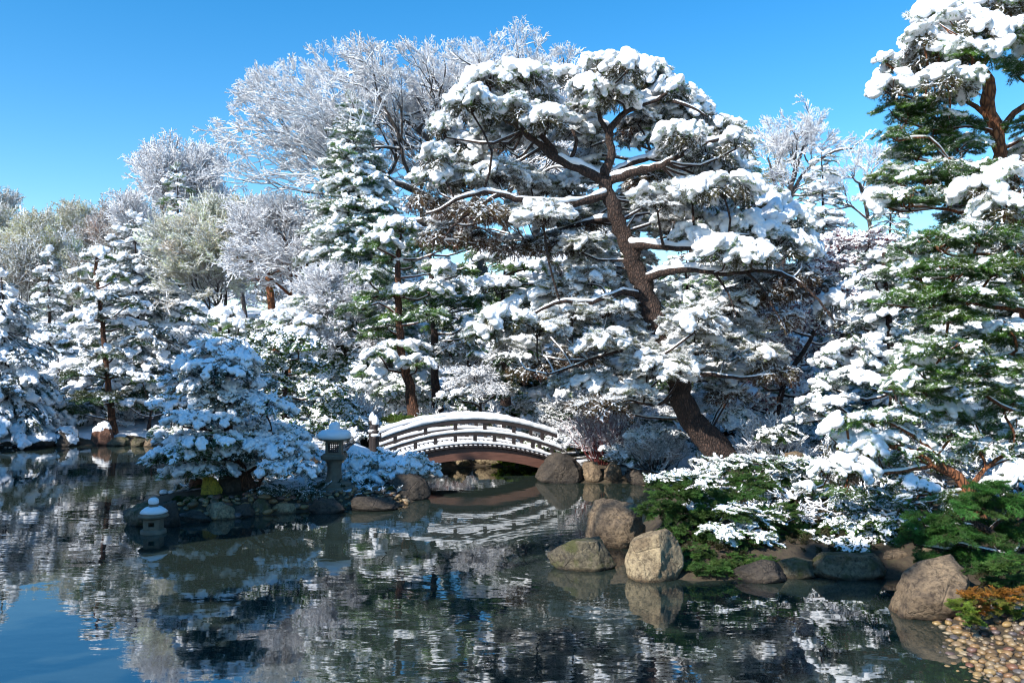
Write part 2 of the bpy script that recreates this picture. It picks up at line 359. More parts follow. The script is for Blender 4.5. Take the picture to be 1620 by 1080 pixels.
def build_ground():
    xs = np.unique(np.concatenate([np.linspace(-900, -60, 12), np.arange(-60, -14, .8), np.arange(-14, 14, .16), np.arange(14, 60, .8), np.linspace(60, 900, 12)]))
    ys = np.unique(np.concatenate([np.linspace(-60, -6, 8), np.arange(-6, 7, .4), np.arange(7, 26, .16), np.arange(26, 50, .5), np.arange(50, 100, 2), np.linspace(100, 1500, 16)]))
    X, Y = np.meshgrid(xs, ys); P = np.stack([X.ravel(), Y.ravel()], 1); z = gz(P); d = shore(P)
    nx, ny = len(xs), len(ys); i = np.arange(ny-1)[:, None]*nx; k = np.arange(nx-1)[None]
    q = np.stack([i+k, i+k+1, i+nx+k+1, i+nx+k], -1).reshape(-1, 4)
    b = Buf(); b.add(np.column_stack([P, z]), quads=q); me = b.mesh('ground', [GROUND])
    x, y = P[:, 0], P[:, 1]
    sn = np.where(d < .25, -1, .35); sn = np.where((x > 1.2) & (y < 17), -.35, sn)               # right bank: mostly dark litter
    sn = np.where((x > -7.6) & (x < -1.6) & (y < 17.2) & (d > 0), -1, sn); sn = np.where(y > 26, .55, sn); sn = np.where(d < .1, -1, sn)
    at = me.attributes.new('snowy', 'FLOAT', 'POINT'); at.data.foreach_set('value', sn.astype('f'))
    g = mkobj('ground', me, kind='structure'); g['label'] = 'snow dusted garden ground with pond bed'
build_ground()
b = Buf(); b.add([(-60, -40, 0), (60, -40, 0), (60, 45, 0), (-60, 45, 0)], quads=[[0, 1, 2, 3]])
w_ = mkobj('pond_water', b.mesh('pond_water', [WATER]), kind='structure')

# ------------------------------------------------------------------ spray prototypes (unit length, along +x)
FOL = bpy.data.collections.new('foliage_sprays'); SNW = bpy.data.collections.new('snow_sprays')
KIDX = {}
def remesh(me, vox):
    o = bpy.data.objects.new('tmp', me); COL.objects.link(o); r = o.modifiers.new('r', 'REMESH'); r.mode = 'VOXEL'; r.voxel_size = vox; r.use_smooth_shade = True
    s_ = o.modifiers.new('s', 'SMOOTH'); s_.factor = .5; s_.iterations = 3
    bpy.context.view_layer.update(); dg = bpy.context.evaluated_depsgraph_get()
    m2 = bpy.data.meshes.new_from_object(o.evaluated_get(dg)); bpy.data.objects.remove(o)
    m2.polygons.foreach_set('use_smooth', np.ones(len(m2.polygons), bool)); m2.materials.clear(); m2.materials.append(SNOW); return m2
def needles(buf, P, A, n, L, w, spread, fwd, hang, rs, m=0, shape='needle', curl=0):
    P = np.repeat(P, n, 0); A = np.repeat(A, n, 0)
    D = A*fwd+rs.normal(0, spread, P.shape); D[:, 2] -= hang; D /= np.linalg.norm(D, axis=1)[:, None]+1e-9
    S = np.cross(D, rs.normal(0, 1, P.shape)); S /= np.linalg.norm(S, axis=1)[:, None]+1e-9
    l = (L*rs.uniform(.65, 1.15, len(P)))[:, None]; P = P+rs.normal(0, .006, P.shape)
    return P, D, S, l
def emit(buf, P, D, S, l, w, m, shape):
    if not len(P): return
    if shape == 'needle':
        v = np.stack([P-S*w, P+S*w, P+D*l], 1).reshape(-1, 3); buf.add(v, tris=np.arange(len(v)).reshape(-1, 3), m=m)
    else:
        v = np.stack([P, P+D*l*.45+S*w, P+D*l, P+D*l*.45-S*w], 1).reshape(-1, 3); buf.add(v, quads=np.arange(len(v)).reshape(-1, 4), m=m)
def spray(kind, var, sides=5, slen=.45, ang=.85, droop=.15, lift=0., zj=.12, nl=.16, nn=10, nw=.006, spread=.55, fwd=.8, hang=0., shape='needle',
          frost=0., snow_r=.1, snow_p=.8, vox=.035, step=.08, twig=TWIG, balls=False, thin=0., sub=True, fw=1.0, puff=1.0, tr=1.0, kink=0., smin=.45):
    rs = R_(hash_(kind)+var*13); fb = Buf(); sb = Buf(); fr = Buf()
    t = np.linspace(0, 1, 9); wob = rs.normal(0, .03, 2)
    main = np.stack([t, wob[0]*np.sin(t*5), lift*t-droop*t*t+wob[1]*t], 1)
    lines = [(main, .012)]
    for i in range(sides):
        tt = .18+.72*(i+rs.uniform(-.2, .2))/sides; sg = 1 if i % 2 else -1
        p = np.array([np.interp(tt, t, main[:, k]) for k in range(3)]); L = slen*(1.15-tt*.6)*rs.uniform(.75, 1.15); a = ang*rs.uniform(.7, 1.2)*sg
        u = np.linspace(0, 1, 5)[:, None]; d = np.array([math.cos(a), math.sin(a), rs.normal(0, zj)+lift*.8])
        ln = p+d*L*u+np.array([0, 0, -droop*.6])*L*u*u; lines.append((ln, .007))
        if sub:
            for q in (.45, .75):
                p2 = p+d*L*q; a2 = a-sg*rs.uniform(.5, .9)*(1 if rs.rand() < .5 else -1); d2 = np.array([math.cos(a2), math.sin(a2), rs.normal(0, zj)+lift*.8]); lines.append((p2+d2*L*.45*u, .005))
    if kink: lines = [(ln+np.cumsum(rs.normal(0, kink*.35, ln.shape), 0)*np.linspace(0, 1, len(ln))[:, None]*(1 if r > .01 else .5), r) for ln, r in lines]
    nodes = []; dirs = []
    for ln, r in lines:
        seg = np.linalg.norm(np.diff(ln, axis=0), axis=1).sum(); k = max(2, int(seg/step)+1); u = np.linspace(0, 1, k); uu = np.linspace(0, 1, len(ln))
        pp = np.stack([np.interp(u, uu, ln[:, j]) for j in range(3)], 1); dd = np.gradient(pp, axis=0); dd /= np.linalg.norm(dd, axis=1)[:, None]+1e-9
        s0 = int(k*.3) if r > .01 else 1
        nodes.append(pp[s0:]); dirs.append(dd[s0:])
        fb.segs(pp[:-1], pp[1:], np.full(k-1, r*tr), np.full(k-1, r*.8*tr), 3, 1)
    N = np.concatenate(nodes); D = np.concatenate(dirs)
    if nn:
        P, DD, S, l = needles(fb, N, D, nn, nl, nw, spread, fwd, hang, rs)
        white = (DD[:, 2] > -.35) & (rs.rand(len(P)) < frost)
        emit(fb, P[~white], DD[~white], S[~white], l[~white], nw, 0, shape)
        if frost: emit(fr, P[white]+[0, 0, .004], DD[white], S[white], l[white]*.95, nw*1.35*fw, 1, 'needle')
    if thin:                                              # thin ridge of snow lying on every twig
        A = []; B = []
        for ln, r in lines:
            k = len(ln); o = np.array([0, 0, thin*.8+r]); A.append(ln[:-1]+o); B.append(ln[1:]+o)
        A = np.concatenate(A); B = np.concatenate(B); keep = rs.rand(len(A)) < .93; A = A[keep]; B = B[keep]
        rr = thin*rs.uniform(.7, 1.2, len(A)); fr.segs(A, B, rr, rr*rs.uniform(.6, 1, len(A)), 4, 0)
    if snow_r:
        for (ln, r) in lines:
            seg = np.linalg.norm(np.diff(ln, axis=0), axis=1).sum(); k = max(2, int(seg/(snow_r*.62))+1)
            on = rs.rand() < snow_p
            for j in range(k):
                u = (j+.5)/k
                if rs.rand() < .3: on = rs.rand() < snow_p
                if not on or (r > .01 and u < .2): continue
                p = np.array([np.interp(u, np.linspace(0, 1, len(ln)), ln[:, q]) for q in range(3)])
                rr = snow_r*rs.uniform(smin, 1.3)*(.8 if r < .01 else 1.0)
                if balls: sb.blob(p+[0, 0, rr*.6], (rr, rr*rs.uniform(.8, 1.2), rr*.8), 2, lump=.1, seed=rs.randint(999))
                else: sb.blob(p+[0, rs.normal(0, .02), rr*.45], (rr*1.25/puff**.3, rr, rr*rs.uniform(.5, .8)*puff), 2, lump=.16, seed=rs.randint(999))
    fm = fb.mesh(kind, [LEAF, twig], smooth=False)
    if sb.n: sm = remesh(sb.mesh('s', [SNOW]), vox)
    else: sm = None
    if fr.n:
        if sm is not None:
            v = np.empty(len(sm.vertices)*3, 'f'); sm.vertices.foreach_get('co', v); v = v.reshape(-1, 3)
            fv = [list(p.vertices) for p in sm.polygons]; q = np.array([f for f in fv if len(f) == 4]).reshape(-1, 4); tt = np.array([f for f in fv if len(f) == 3]).reshape(-1, 3)
            fr.add(v, quads=q, tris=tt, m=0)
        sm = fr.mesh(kind+'_snow', [SNOW, FROST], smooth=True)
    if sm is None: b_ = Buf(); b_.blob((.5, 0, .0), (.004, .004, .004), 1); sm = b_.mesh(kind+'_snow', [SNOW])
    i = len(FOL.objects); FOL.objects.link(bpy.data.objects.new('spray_%03d' % i, fm)); SNW.objects.link(bpy.data.objects.new('snow_%03d' % i, sm))
    KIDX.setdefault(kind, []).append(i)
def hash_(s): return sum((i+1)*ord(c) for i, c in enumerate(s)) % 9973
KINDS = dict(
    pine_load=dict(sides=6, slen=.45, droop=.36, nl=.19, nn=15, nw=.0065, hang=.05, spread=.62, frost=.5, snow_r=.125, snow_p=.9, vox=.036, step=.09, puff=1.35),
    pine_heavy=dict(sides=5, slen=.42, droop=.42, nl=.18, nn=13, nw=.0065, hang=.15, spread=.6, frost=.4, snow_r=.21, snow_p=.82, vox=.045, step=.09, puff=1.1, smin=.6),
    fir_puff=dict(sides=7, slen=.42, ang=.8, droop=.30, zj=.12, nl=.10, nn=12, nw=.008, spread=.7, frost=.12, snow_r=.15, snow_p=.66, vox=.036, step=.06, puff=1.35, smin=.6),
    pine_frost=dict(sides=6, slen=.42, droop=.10, nl=.17, nn=16, nw=.0068, spread=.62, frost=.80, fw=1.35, lift=.12, zj=.2, snow_r=.06, snow_p=.38, vox=.03, step=.075),
    pine_bare=dict(sides=6, slen=.42, droop=.05, nl=.16, nn=18, nw=.0065, spread=.55, frost=.10, snow_r=.05, snow_p=.12, vox=.03, step=.075),
    pine_green=dict(sides=6, slen=.42, droop=.05, nl=.16, nn=20, nw=.0065, spread=.55, snow_r=0, step=.075),
    pine_mix=dict(sides=6, slen=.45, droop=.18, nl=.15, nn=18, nw=.0065, spread=.55, frost=.22, snow_r=.085, snow_p=.38, puff=1.3, vox=.03, step=.08),
    pine_hang=dict(sides=6, slen=.42, droop=.55, nl=.18, nn=12, nw=.0075, spread=.4, fwd=.7, hang=.5, frost=.30, snow_r=.05, snow_p=.3, vox=.03, step=.09),
    fir_load=dict(sides=8, slen=.42, ang=.8, droop=.34, zj=.10, nl=.085, nn=10, nw=.008, spread=.7, frost=.15, snow_r=.098, snow_p=.8, vox=.03, step=.06, puff=1.45),
    fir_mid=dict(sides=9, slen=.42, ang=.8, droop=.25, zj=.06, nl=.085, nn=13, nw=.008, spread=.7, frost=.22, snow_r=.07, snow_p=.42, vox=.03, step=.06),
    fir_bare=dict(sides=9, slen=.42, ang=.8, droop=.2, zj=.06, nl=.085, nn=12, nw=.008, spread=.7, frost=.12, snow_r=.045, snow_p=.15, vox=.03, step=.06),
    pop=dict(sides=8, slen=.4, ang=.9, droop=.1, lift=.25, zj=.35, nl=.10, nn=4, nw=.025, spread=.8, shape='leaf', frost=0, snow_r=.08, snow_p=.75, vox=.032, step=.09, balls=True),
    leafy=dict(sides=8, slen=.4, ang=.9, droop=.1, lift=.15, zj=.35, nl=.12, nn=7, nw=.032, spread=.9, shape='leaf', snow_r=0, vox=.03, step=.08),
    leafy_snow=dict(sides=8, slen=.42, ang=.9, droop=.3, lift=.05, zj=.2, nl=.11, nn=6, nw=.03, spread=.8, shape='leaf', hang=.3, snow_r=.075, snow_p=.7, vox=.032, step=.085),
    juniper=dict(sides=9, slen=.38, ang=.6, droop=.05, lift=.1, zj=.22, nl=.07, nn=14, nw=.010, spread=.5, snow_r=0, vox=.03, step=.05),
    juniper_snow=dict(sides=8, slen=.38, ang=.6, droop=.12, lift=.1, zj=.15, nl=.07, nn=12, nw=.010, spread=.5, frost=.2, snow_r=.062, snow_p=.5, vox=.028, step=.06),
    bare=dict(sides=8, slen=.55, ang=.7, droop=.0, lift=.1, zj=.35, nn=0, snow_r=0, thin=.0165, tr=.7, kink=.06, twig=TWIG_FROST),
    bare_thick=dict(sides=7, slen=.5, ang=.75, droop=.0, lift=.1, zj=.35, nn=0, snow_r=0, thin=.026, tr=.8, kink=.04),
    frosty=dict(sides=10, slen=.5, ang=.75, droop=.1, lift=.1, zj=.3, nl=.05, nn=5, nw=.006, spread=.9, frost=.85, snow_r=.035, snow_p=.4, vox=.026, thin=.016, twig=TWIG_FROST),
    haze=dict(sides=10, slen=.55, ang=.6, droop=.1, lift=.2, zj=.35, nl=.06, nn=7, nw=.013, spread=.9, frost=.35, snow_r=0, thin=.012, twig=TWIG_PALE, tr=.6),
    red_stem=dict(sides=6, slen=.45, ang=.45, droop=.0, lift=.05, zj=.2, nl=.04, nn=2, nw=.006, spread=.9, frost=.9, snow_r=0, thin=.011, twig=TWIG_RED),
)
for k_, p_ in KINDS.items():
    for v_ in range(3): spray(k_, v_, **p_)

def scatter_group(name, coll):
    g = bpy.data.node_groups.new(name, 'GeometryNodeTree')
    g.interface.new_socket('Geometry', in_out='INPUT', socket_type='NodeSocketGeometry'); g.interface.new_socket('Geometry', in_out='OUTPUT', socket_type='NodeSocketGeometry')
    N = g.nodes; L = g.links; gi = N.new('NodeGroupInput'); go = N.new('NodeGroupOutput'); ip = N.new('GeometryNodeInstanceOnPoints')
    ci = N.new('GeometryNodeCollectionInfo'); ci.inputs['Collection'].default_value = coll; ci.inputs['Separate Children'].default_value = True; ci.inputs['Reset Children'].default_value = True
    def at(n, t): x = N.new('GeometryNodeInputNamedAttribute'); x.data_type = t; x.inputs[0].default_value = n; return x.outputs[0]
    L.new(gi.outputs[0], ip.inputs['Points']); L.new(ci.outputs[0], ip.inputs['Instance']); ip.inputs['Pick Instance'].default_value = True
    L.new(at('pid', 'INT'), ip.inputs['Instance Index']); e = N.new('FunctionNodeEulerToRotation'); L.new(at('rot', 'FLOAT_VECTOR'), e.inputs[0]); L.new(e.outputs[0], ip.inputs['Rotation'])
    L.new(at('scl', 'FLOAT_VECTOR'), ip.inputs['Scale']); L.new(ip.outputs[0], go.inputs[0]); return g
SG_F = scatter_group('scatter_foliage', FOL); SG_S = scatter_group('scatter_snow', SNW)
NINST = [0]
def cloud(name, parent, P, rot, scl, pid, col, group):
    me = bpy.data.meshes.new(name); n = len(P); me.vertices.add(n); me.vertices.foreach_set('co', np.asarray(P, 'f').ravel())
    def A(nm, t, v, key): x = me.attributes.new(nm, t, 'POINT'); x.data.foreach_set(key, np.ascontiguousarray(v).ravel())
    A('rot', 'FLOAT_VECTOR', np.asarray(rot, 'f'), 'vector'); A('scl', 'FLOAT_VECTOR', np.repeat(np.asarray(scl, 'f')[:, None], 3, 1), 'vector'); A('pid', 'INT', np.asarray(pid, 'i'), 'value')
    A('col', 'FLOAT_COLOR', np.column_stack([np.asarray(col, 'f'), np.ones(n, 'f')]), 'color')
    o = mkobj(name, me, parent, kind='stuff'); mo = o.modifiers.new('scatter', 'NODES'); mo.node_group = group; NINST[0] += n; return o

GREEN = (.105, .210, .034); DEEP = (.055, .125, .030); BLUEG = (.050, .100, .062); OLIVE = (.17, .19, .06); BROWN = (.13, .065, .03); BRIGHT = (.12, .19, .025); MAROON = (.14, .018, .03)
YELLOW = (.30, .25, .05); GOLD = (.36, .17, .03); PALE = (.22, .22, .11)
class Plant:
    """one tree or shrub: trunk and limb meshes, thin branches, sprays of foliage and the snow on them"""
    def __init__(s, name, label, cat, Y, base, seed, bark=BARK, group=None, zbase=None):
        bx, by = base; x = (bx-PX0)/F*Y; s.Y = Y; s.rs = R_(seed); s.bark = bark; s.skel = []; s.seed = seed
        s.base = np.array([x, Y, G(x, Y) if zbase is None else zbase]); s.root = thing(name, label, cat, s.base, group=group)
        s.br = Buf(); s.bs = Buf(); s.sp = []
    def px(s, p): return W(p[0], p[1], s.Y+(p[2] if len(p) > 2 else 0))
    def limb(s, pts, r0, r1, name='limb', snow=.0, n=10, world=False, bark=None):
        P = np.array([p if world else s.px(p) for p in pts]); C = curve(P, .12 if s.Y < 24 else .25); k = len(C); t = np.linspace(0, 1, k)
        rs = s.rs; C[1:-1] += rs.normal(0, r0*.10, (k-2, 3)); R = (r0+(r1-r0)*t**.8)
        if name == 'trunk': R = R*(1+.45*np.exp(-t*14))
        b = Buf(); b.tube(C, R, n, lump=.10, seed=s.seed+len(s.skel)); mkobj(name, b.mesh(name, [bark or s.bark], off=s.base), s.root)
        s.skel.append(np.column_stack([C, R]))
        if snow:
            T = np.gradient(C, axis=0); T /= np.linalg.norm(T, axis=1)[:, None]+1e-9; h = np.clip(1-np.abs(T[:, 2])*1.15, 0, 1)
            on = h > .25
            i = 0
            while i < k:
                if on[i]:
                    j = i
                    while j+1 < k and on[j+1]: j += 1
                    if j-i >= 2:
                        rr = (np.minimum(R, .14)*.78+snow*.20)[i:j+1]*h[i:j+1]**.5*np.clip(.95+.45*vnoise(C[i:j+1], 2.2, s.seed+i)+.2*vnoise(C[i:j+1], 8, s.seed+i), .25, 1.4); rr[0] *= .4; rr[-1] *= .4
                        s.bs.tube(C[i:j+1]+np.column_stack([0*rr, 0*rr, R[i:j+1]*.55+rr*.45]), rr, 10, squash=.85, lump=.13, seed=i+s.seed)
                    i = j+1
                else: i += 1
    def thin(s, A, B, r0, r1, snow=.02):
        """a slightly bent thin branch from A to B"""
        rs = s.rs; A = np.asarray(A); B = np.asarray(B); L = np.linalg.norm(B-A); snow = snow*(1-.75*abs(B[2]-A[2])/(L+1e-6)); mid = (A+B)/2+rs.normal(0, .09, 3)*L+[0, 0, -.05*L]
        C = curve([A, mid, B], max(L/5, .05)); k = len(C); R = np.linspace(r0, r1, k)
        s.br.segs(C[:-1], C[1:], R[:-1], R[1:], 5)
        if snow: o = np.column_stack([0*R, 0*R, R*.6+snow*.6]); q = C+o; rr = R*.3*(snow > .006)+snow; s.bs.segs(q[:-1], q[1:], rr[:-1], rr[1:], 5)
    def near(s, C):
        K = np.concatenate([k for k in s.skel]); d = np.linalg.norm(K[:, :3]-C, axis=1)+np.maximum(K[:, 2]-C[2]+.1, 0)*2.5; i = np.argmin(d); return K[i, :3], K[i, 3]
    def spr(s, P, yaw, pitch, sc, kind, col, roll=None):
        n = len(P); 
        if not n: return
        rs = s.rs; ids = np.array(KIDX[kind])[rs.randint(0, 3, n)]
        roll = rs.normal(0, .22, n) if roll is None else roll
        c = np.asarray(col, float)*np.exp(rs.normal(0, .22, n))[:, None]*np.exp(rs.normal(0, .07, (n, 3)))
        s.sp.append((P, np.stack([roll, -pitch, yaw], 1), sc, ids, c))
    def pad(s, C, rx, rz, top, under, ry=None, size=.5, dens=1.0, col=GREEN, ucol=None, tilt=0., link=True, flat=.95, up=.25):
        rs = s.rs; ry = ry or rx*.85; ucol = ucol or col
        size = min(size, max(rx*1.1, .12))
        n = max(6, int(dens*2.0*math.pi*rx*ry/(size*size*.55)))
        u = rs.rand(n)**.5; th = rs.uniform(0, 2*math.pi, n)
        z = rz*(np.sqrt(1-flat*u*u)-.25)*rs.uniform(.75, 1.08, n)+tilt*u*np.cos(th)*rx
        P = C+np.stack([rx*u*np.cos(th), ry*u*np.sin(th), z], 1)+rs.normal(0, .07*size, (n, 3))
        yaw = th+rs.normal(0, .55, n); pitch = up-u*(.35+.55*min(rz/rx, 1.2))+rs.normal(0, .2, n); sc = size*rs.uniform(.7, 1.2, n)
        d = np.stack([np.cos(yaw)*np.cos(pitch), np.sin(yaw)*np.cos(pitch), np.sin(pitch)], 1); P0 = P-d*(sc*.6)[:, None]
        tot = sum(w for _, w in top); pick = rs.choice(len(top), n, p=[w/tot for _, w in top])
        for i, (k, w) in enumerate(top):
            m = pick == i; s.spr(P0[m], yaw[m], pitch[m], sc[m], k, col)
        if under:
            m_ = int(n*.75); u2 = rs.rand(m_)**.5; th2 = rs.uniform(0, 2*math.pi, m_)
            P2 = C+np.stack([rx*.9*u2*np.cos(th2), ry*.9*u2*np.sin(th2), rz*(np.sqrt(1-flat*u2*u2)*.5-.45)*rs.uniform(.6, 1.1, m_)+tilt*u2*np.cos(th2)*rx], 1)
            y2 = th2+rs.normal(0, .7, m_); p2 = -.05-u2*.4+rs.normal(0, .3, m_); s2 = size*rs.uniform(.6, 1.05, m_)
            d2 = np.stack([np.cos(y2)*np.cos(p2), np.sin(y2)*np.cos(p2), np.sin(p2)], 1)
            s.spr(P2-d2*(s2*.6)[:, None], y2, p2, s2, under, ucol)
        if link and s.skel:
            A, r = s.near(C-[0, 0, rz*.3]); hub = C+[0, 0, -rz*.35]; s.thin(A, hub, min(r*.6, .018+rx*.03), .02, .016)
            k = max(3, int(n*.35)); idx = rs.choice(n, min(k, n), replace=False)
            for i in idx: s.thin(hub+rs.normal(0, .06*rx, 3), P0[i], .012, .006, .008)
    def done(s, branch_bark=None):
        if s.br.n: mkobj('branches', s.br.mesh('branches', [branch_bark or s.bark], off=s.base), s.root, kind='stuff')
        if s.bs.n: mkobj('snow_on_limbs', s.bs.mesh('snow_on_limbs', [SNOW], off=s.base), s.root, kind='stuff')
        if s.sp:
            P = np.concatenate([a[0] for a in s.sp])-s.base; rot = np.concatenate([a[1] for a in s.sp]); sc = np.concatenate([a[2] for a in s.sp]); pid = np.concatenate([a[3] for a in s.sp]); c = np.concatenate([a[4] for a in s.sp])
            cloud('foliage', s.root, P, rot, sc, pid, c, SG_F); cloud('snow', s.root, P, rot, sc, pid, c, SG_S)
        return s.root

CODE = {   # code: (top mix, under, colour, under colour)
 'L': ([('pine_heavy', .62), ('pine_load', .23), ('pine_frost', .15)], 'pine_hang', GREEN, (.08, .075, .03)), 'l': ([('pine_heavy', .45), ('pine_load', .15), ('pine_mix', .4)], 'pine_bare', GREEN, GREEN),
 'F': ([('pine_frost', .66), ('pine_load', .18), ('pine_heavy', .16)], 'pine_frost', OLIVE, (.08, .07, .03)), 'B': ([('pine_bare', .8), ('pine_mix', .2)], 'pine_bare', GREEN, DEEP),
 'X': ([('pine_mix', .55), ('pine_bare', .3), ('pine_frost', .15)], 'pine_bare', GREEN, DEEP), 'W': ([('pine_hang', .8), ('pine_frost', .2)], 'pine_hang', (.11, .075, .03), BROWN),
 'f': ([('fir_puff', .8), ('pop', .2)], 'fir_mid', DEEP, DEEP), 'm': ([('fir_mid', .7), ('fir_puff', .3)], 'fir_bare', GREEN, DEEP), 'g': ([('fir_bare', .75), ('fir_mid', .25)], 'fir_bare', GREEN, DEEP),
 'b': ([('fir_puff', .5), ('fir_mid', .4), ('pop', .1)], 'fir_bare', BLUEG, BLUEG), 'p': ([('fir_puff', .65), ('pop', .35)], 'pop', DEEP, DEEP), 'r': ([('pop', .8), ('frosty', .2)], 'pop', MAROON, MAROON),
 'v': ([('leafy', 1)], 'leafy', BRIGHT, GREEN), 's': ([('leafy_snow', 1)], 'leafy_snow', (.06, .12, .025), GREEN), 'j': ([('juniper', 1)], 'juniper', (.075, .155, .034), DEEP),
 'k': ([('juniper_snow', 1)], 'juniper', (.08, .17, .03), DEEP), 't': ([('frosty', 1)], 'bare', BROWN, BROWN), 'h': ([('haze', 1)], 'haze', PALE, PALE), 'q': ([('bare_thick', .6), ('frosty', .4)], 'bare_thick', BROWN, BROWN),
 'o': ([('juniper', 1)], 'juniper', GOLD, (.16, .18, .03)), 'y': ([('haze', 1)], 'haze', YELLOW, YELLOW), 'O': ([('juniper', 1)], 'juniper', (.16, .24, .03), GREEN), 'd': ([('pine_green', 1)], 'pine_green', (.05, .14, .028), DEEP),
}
SEED = [100]
def plant(name, label, cat, Y, base, trunk, r0, r1, pads, size=.5, bark=BARK, limbs=(), group=None, dens=1.0, ryf=.85, zbase=None, depth=1.0, col=None, tsnow=0, up=.25, jit=.35, k=1.0):
    SEED[0] += 7; s = Plant(name, label, cat, Y, base, SEED[0], bark, group, zbase)
    if trunk: s.limb([(*base,)]+list(trunk) if False else trunk, r0, r1, 'trunk', snow=tsnow)
    for l in limbs: s.limb(l[0], l[1], l[2], 'limb', snow=l[3] if len(l) > 3 else .05, n=8)
    for p in pads:
        px, py, rx, rz, code = p[:5]; rx *= k; rz *= k; dy = p[5] if len(p) > 5 else s.rs.uniform(-1, 1)*M(rx, Y)*jit*3*depth
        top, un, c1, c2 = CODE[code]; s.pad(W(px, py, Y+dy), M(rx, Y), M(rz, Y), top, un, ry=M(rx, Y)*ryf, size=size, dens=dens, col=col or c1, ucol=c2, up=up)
    return s.done()

def conifer(name, label, Y, base, toppx, wpx, size=.5, kinds=('fir_puff', 'fir_mid'), col=DEEP, lean=0, bark=BARK, z0=.12, droop=-.15, pw=.85, group=None, dens=1.0, low='fir_bare', cat='tree', r0=.13):
    SEED[0] += 7; s = Plant(name, label, cat, Y, base, SEED[0], bark, group); rs = s.rs
    T = W(toppx[0], toppx[1], Y); B = s.base; H = T[2]-B[2]; R = M(wpx/2, Y)
    s.limb([B+[0, 0, -.2], B*.6+T*.4+[.03, 0, 0], T], r0, .015, 'trunk', world=True)
    lev = int(dens*H*(1-z0)/(size*.62))
    for i in range(lev):
        t = (i+.5*rs.rand())/lev; z = z0+(1-z0)*t; c = B+(T-B)*z
        L = R*(1-t)**pw*(1+.25*math.sin(i*2.3+s.seed))+.10; nb = max(4, int(2*math.pi*L*.55/(size*.42)))
        a0 = rs.rand()*6.3
        for j in range(nb):
            a = a0+j*6.283/nb+rs.normal(0, .12); Lj = L*rs.uniform(.72, 1.12); dz = droop*Lj+rs.normal(0, .06)
            tip = c+[math.cos(a)*Lj, math.sin(a)*Lj, dz]
            if Lj > .4: s.thin(c, tip*.85+c*.15, .022, .008, .012)
            k = max(1, int(Lj/(size*.5)))
            u = 1-np.arange(k)/k*.8; P = c+(tip-c)*u[:, None]; 
            P = P+rs.normal(0, .05, P.shape); yaw = a+rs.normal(0, .45, k); pit = np.full(k, droop*1.2)+rs.normal(0, .15, k)+.25*t
            sc = size*rs.uniform(.75, 1.15, k)*(1-.3*t); d = np.stack([np.cos(yaw), np.sin(yaw), 0*yaw], 1)
            kk = kinds[0] if rs.rand() < .6 else kinds[1]
            s.spr(P-d*(sc*.6)[:, None], yaw, pit, sc, kk, col)
            if rs.rand() < .7: s.spr(P[:1]*.6+c*.4-[0, 0, .12], yaw[:1]+.4, pit[:1]-.2, sc[:1], low, col)
    s.spr(np.repeat(T[None]-[0, 0, size*.35], 3, 0), rs.uniform(0, 6, 3), np.array([1.1, .8, .8]), np.full(3, size*.6), kinds[0], col)
    return s.done()

